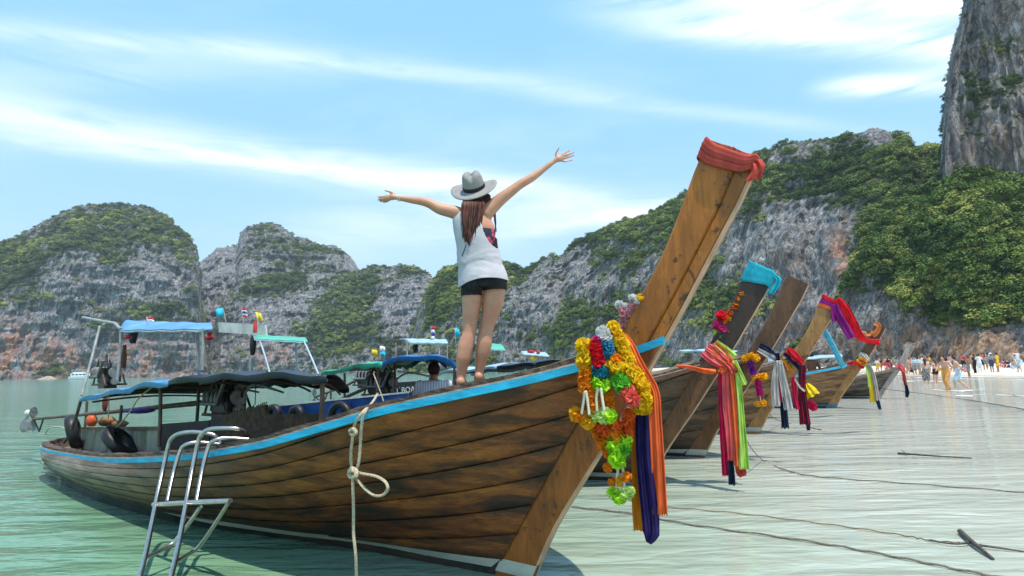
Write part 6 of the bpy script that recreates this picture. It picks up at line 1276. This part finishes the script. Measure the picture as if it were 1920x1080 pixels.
water_rope('thick anchor rope running from under the nearest prow to the bottom right', [(1072, 950, None), (1180, 962, None), (1300, 984, None), (1500, 1012, None), (1660, 1040, None), (1800, 1068, None), (1930, 1092, None)], .0075, M('grey_wet_rope', (.17, .145, .115), .8, .3, 40))
water_rope('thin anchor rope with a frayed end near the driftwood', [(1180, 938, None), (1255, 950, None), (1400, 964, None), (1560, 984, None), (1690, 1003, None), (1738, 1012, None), (1800, 1018, None)], .0048, M('tan_wet_rope', (.20, .13, .07), .8))
water_rope('anchor rope curving from the dark prow out to the right edge', [(1393, 812, 7.6), (1410, 842, 7.9), (1432, 864, None), (1470, 880, None), (1530, 893, None), (1700, 906, None), (1935, 924, None)], .0065, M('grey_wet_rope', (.17, .145, .115)))
water_rope('rope dropping from the golden prow into the water', [(1423, 716, 11.6), (1434, 752, 12.0), (1446, 780, 12.6), (1475, 793, None), (1540, 806, None)], .010, M('tan_wet_rope', (.20, .13, .07)))
water_rope('rope running from the small grey boat towards the beach', [(1660, 730, 22.6), (1706, 735, 23.0), (1760, 742, None), (1830, 752, None), (1925, 768, None)], .012)
def stick(label, pts, r, twigs=()):
    W = [ground(x, y, z) for x, y, z in pts]; mb = MB(); mb.tube(spline3(W, 16), list(np.linspace(r, r*.5, 16)), 7)
    for tw in twigs: mb.tube(spline3([ground(x, y, z) for x, y, z in tw], 8), list(np.linspace(r*.5, r*.2, 8)), 5)
    tag(mb.build('driftwood', M('wet_driftwood', (.07, .055, .045), .6, .4, 20), smooth=True, recentre=True), label, 'driftwood')
stick('dark forked stick floating at the lower right', [(1800, 996, .02), (1828, 1020, .03), (1862, 1048, .01)], .020, [[(1835, 1022, .02), (1880, 1028, .02), (1930, 1036, .0)], [(1825, 1016, .02), (1790, 1020, .02), (1735, 1012, .01)]])
stick('long thin branch floating in the right half of the water', [(1684, 850, .02), (1740, 854, .03), (1822, 859, .01)], .016, [[(1700, 851, .02), (1690, 844, .06)]])
def speedboat():
    g0 = ground(134, 712.0); Yb = 330.0; p = at(156, 708, Yb); p[2] = 0; root = empty('speedboat', tuple(p), .15); tag(root, 'distant white motor cruiser below the left hill', 'boat')
    mb = MB(); mb.loft([[(-6.5, 0, .05), (-6.5, 1.6, .2), (-6.5, 1.9, 1.5), (-6.5, -1.9, 1.5), (-6.5, -1.6, .2)], [(0, 0, 0), (0, 1.7, .2), (0, 2.0, 1.6), (0, -2.0, 1.6), (0, -1.7, .2)], [(5, 0, .1), (5, .8, .5), (5, 1.2, 2.0), (5, -1.2, 2.0), (5, -.8, .5)], [(7, 0, 1.2), (7, .04, 1.5), (7, .08, 2.3), (7, -.08, 2.3), (7, -.04, 1.5)]]); mb.build('hull', WHITE, root)
    mb = MB(); mb.box((-1.5, 0, 2.3), (8, 3.2, 1.6)); mb.box((-2, 0, 3.4), (5, 2.8, .9)); mb.build('cabin', WHITE, root)
    for k in range(4):
        for s in (-1, 1): mb = MB(); mb.box((-4.3+k*1.8, s*1.61, 2.4), (1.3, .06, .6)); mb.build('window', M('dark_glass', (.03, .04, .05), .1), root)
    mb = MB(); mb.box((-2.2, 0, 4.9), (6, 3.0, .15)); mb.build('sun_roof', WHITE, root)
    for s in (-1, 1):
        for u in (-5, .5): mb = MB(); mb.beam((u, s*1.3, 3.8), (u, s*1.3, 4.85), .12); mb.build('roof_post', WHITE, root)
speedboat()
mb = MB(); c_ = at(90, 711, 340.); c_[2] = 0; secs = []
for k in range(7):
    f = k/6; rr = 5.5*math.cos(f*1.45)**.8; secs.append([(c_[0]+rr*math.cos(a)*(1+.2*math.sin(3*a+k)), c_[1]+rr*.7*math.sin(a), -.5+f*2.3+.2*math.sin(a*2+k)) for a in np.linspace(0, 2*math.pi, 18, endpoint=False)])
mb.loft(secs); tag(mb.build('sea_rock', M('pale_rock', (.36, .30, .24), .9, .3, .6), smooth=True), 'low pale rock at the foot of the left hill', 'rock')
def foam():
    V = []; Fq = []; rg = np.random.default_rng(9)
    def strip(X, Y, w, z=.02):
        n = len(X); b = len(V); nn = fbm(np.stack([X*.6, Y*.6, 0*X], 1), 4, 3)
        for i in range(n):
            ww = w[i]*max(0, nn[i]-.32)*3; V.append((X[i]-ww*.8, Y[i]-ww*.2, z)); V.append((X[i]+ww*.8, Y[i]+ww*.2, z))
            if i: Fq.append((b+2*i-2, b+2*i-1, b+2*i+1, b+2*i))
    for off, wd in ((.2, .5), (-1.6, .28), (-4.2, .16)):
        Y = np.linspace(22, 120, 420); X = interp(Y, SHORE)+off+(fbm(np.stack([Y*.25, Y*0+off, Y*0], 1), 3, 4)-.5)*2.4; strip(X, Y, np.full(420, wd))
    for x0, x1, y in ((1740, 1885, 732), (1800, 1925, 742), (1690, 1760, 716)):
        g_ = np.array([ground(x, y+2*math.sin(x*.05)) for x in np.linspace(x0, x1, 90)]); b = len(V); nn = fbm(np.stack([g_[:, 0]*1.1, g_[:, 1], 0*g_[:, 0]], 1), 4, 8)
        for i in range(90):
            ww = .55*max(.02, nn[i]-.34)*3; V.append((g_[i, 0], g_[i, 1]-ww, .022)); V.append((g_[i, 0], g_[i, 1]+ww, .022))
            if i: Fq.append((b+2*i-2, b+2*i-1, b+2*i+1, b+2*i))
    o = np_mesh('sea_foam', np.array(V), np.array(Fq), [M('white_foam', (.74, .75, .73), .9, .06)]); tag(o, 'thin white foam lines along the water edge', kind='stuff')
foam()
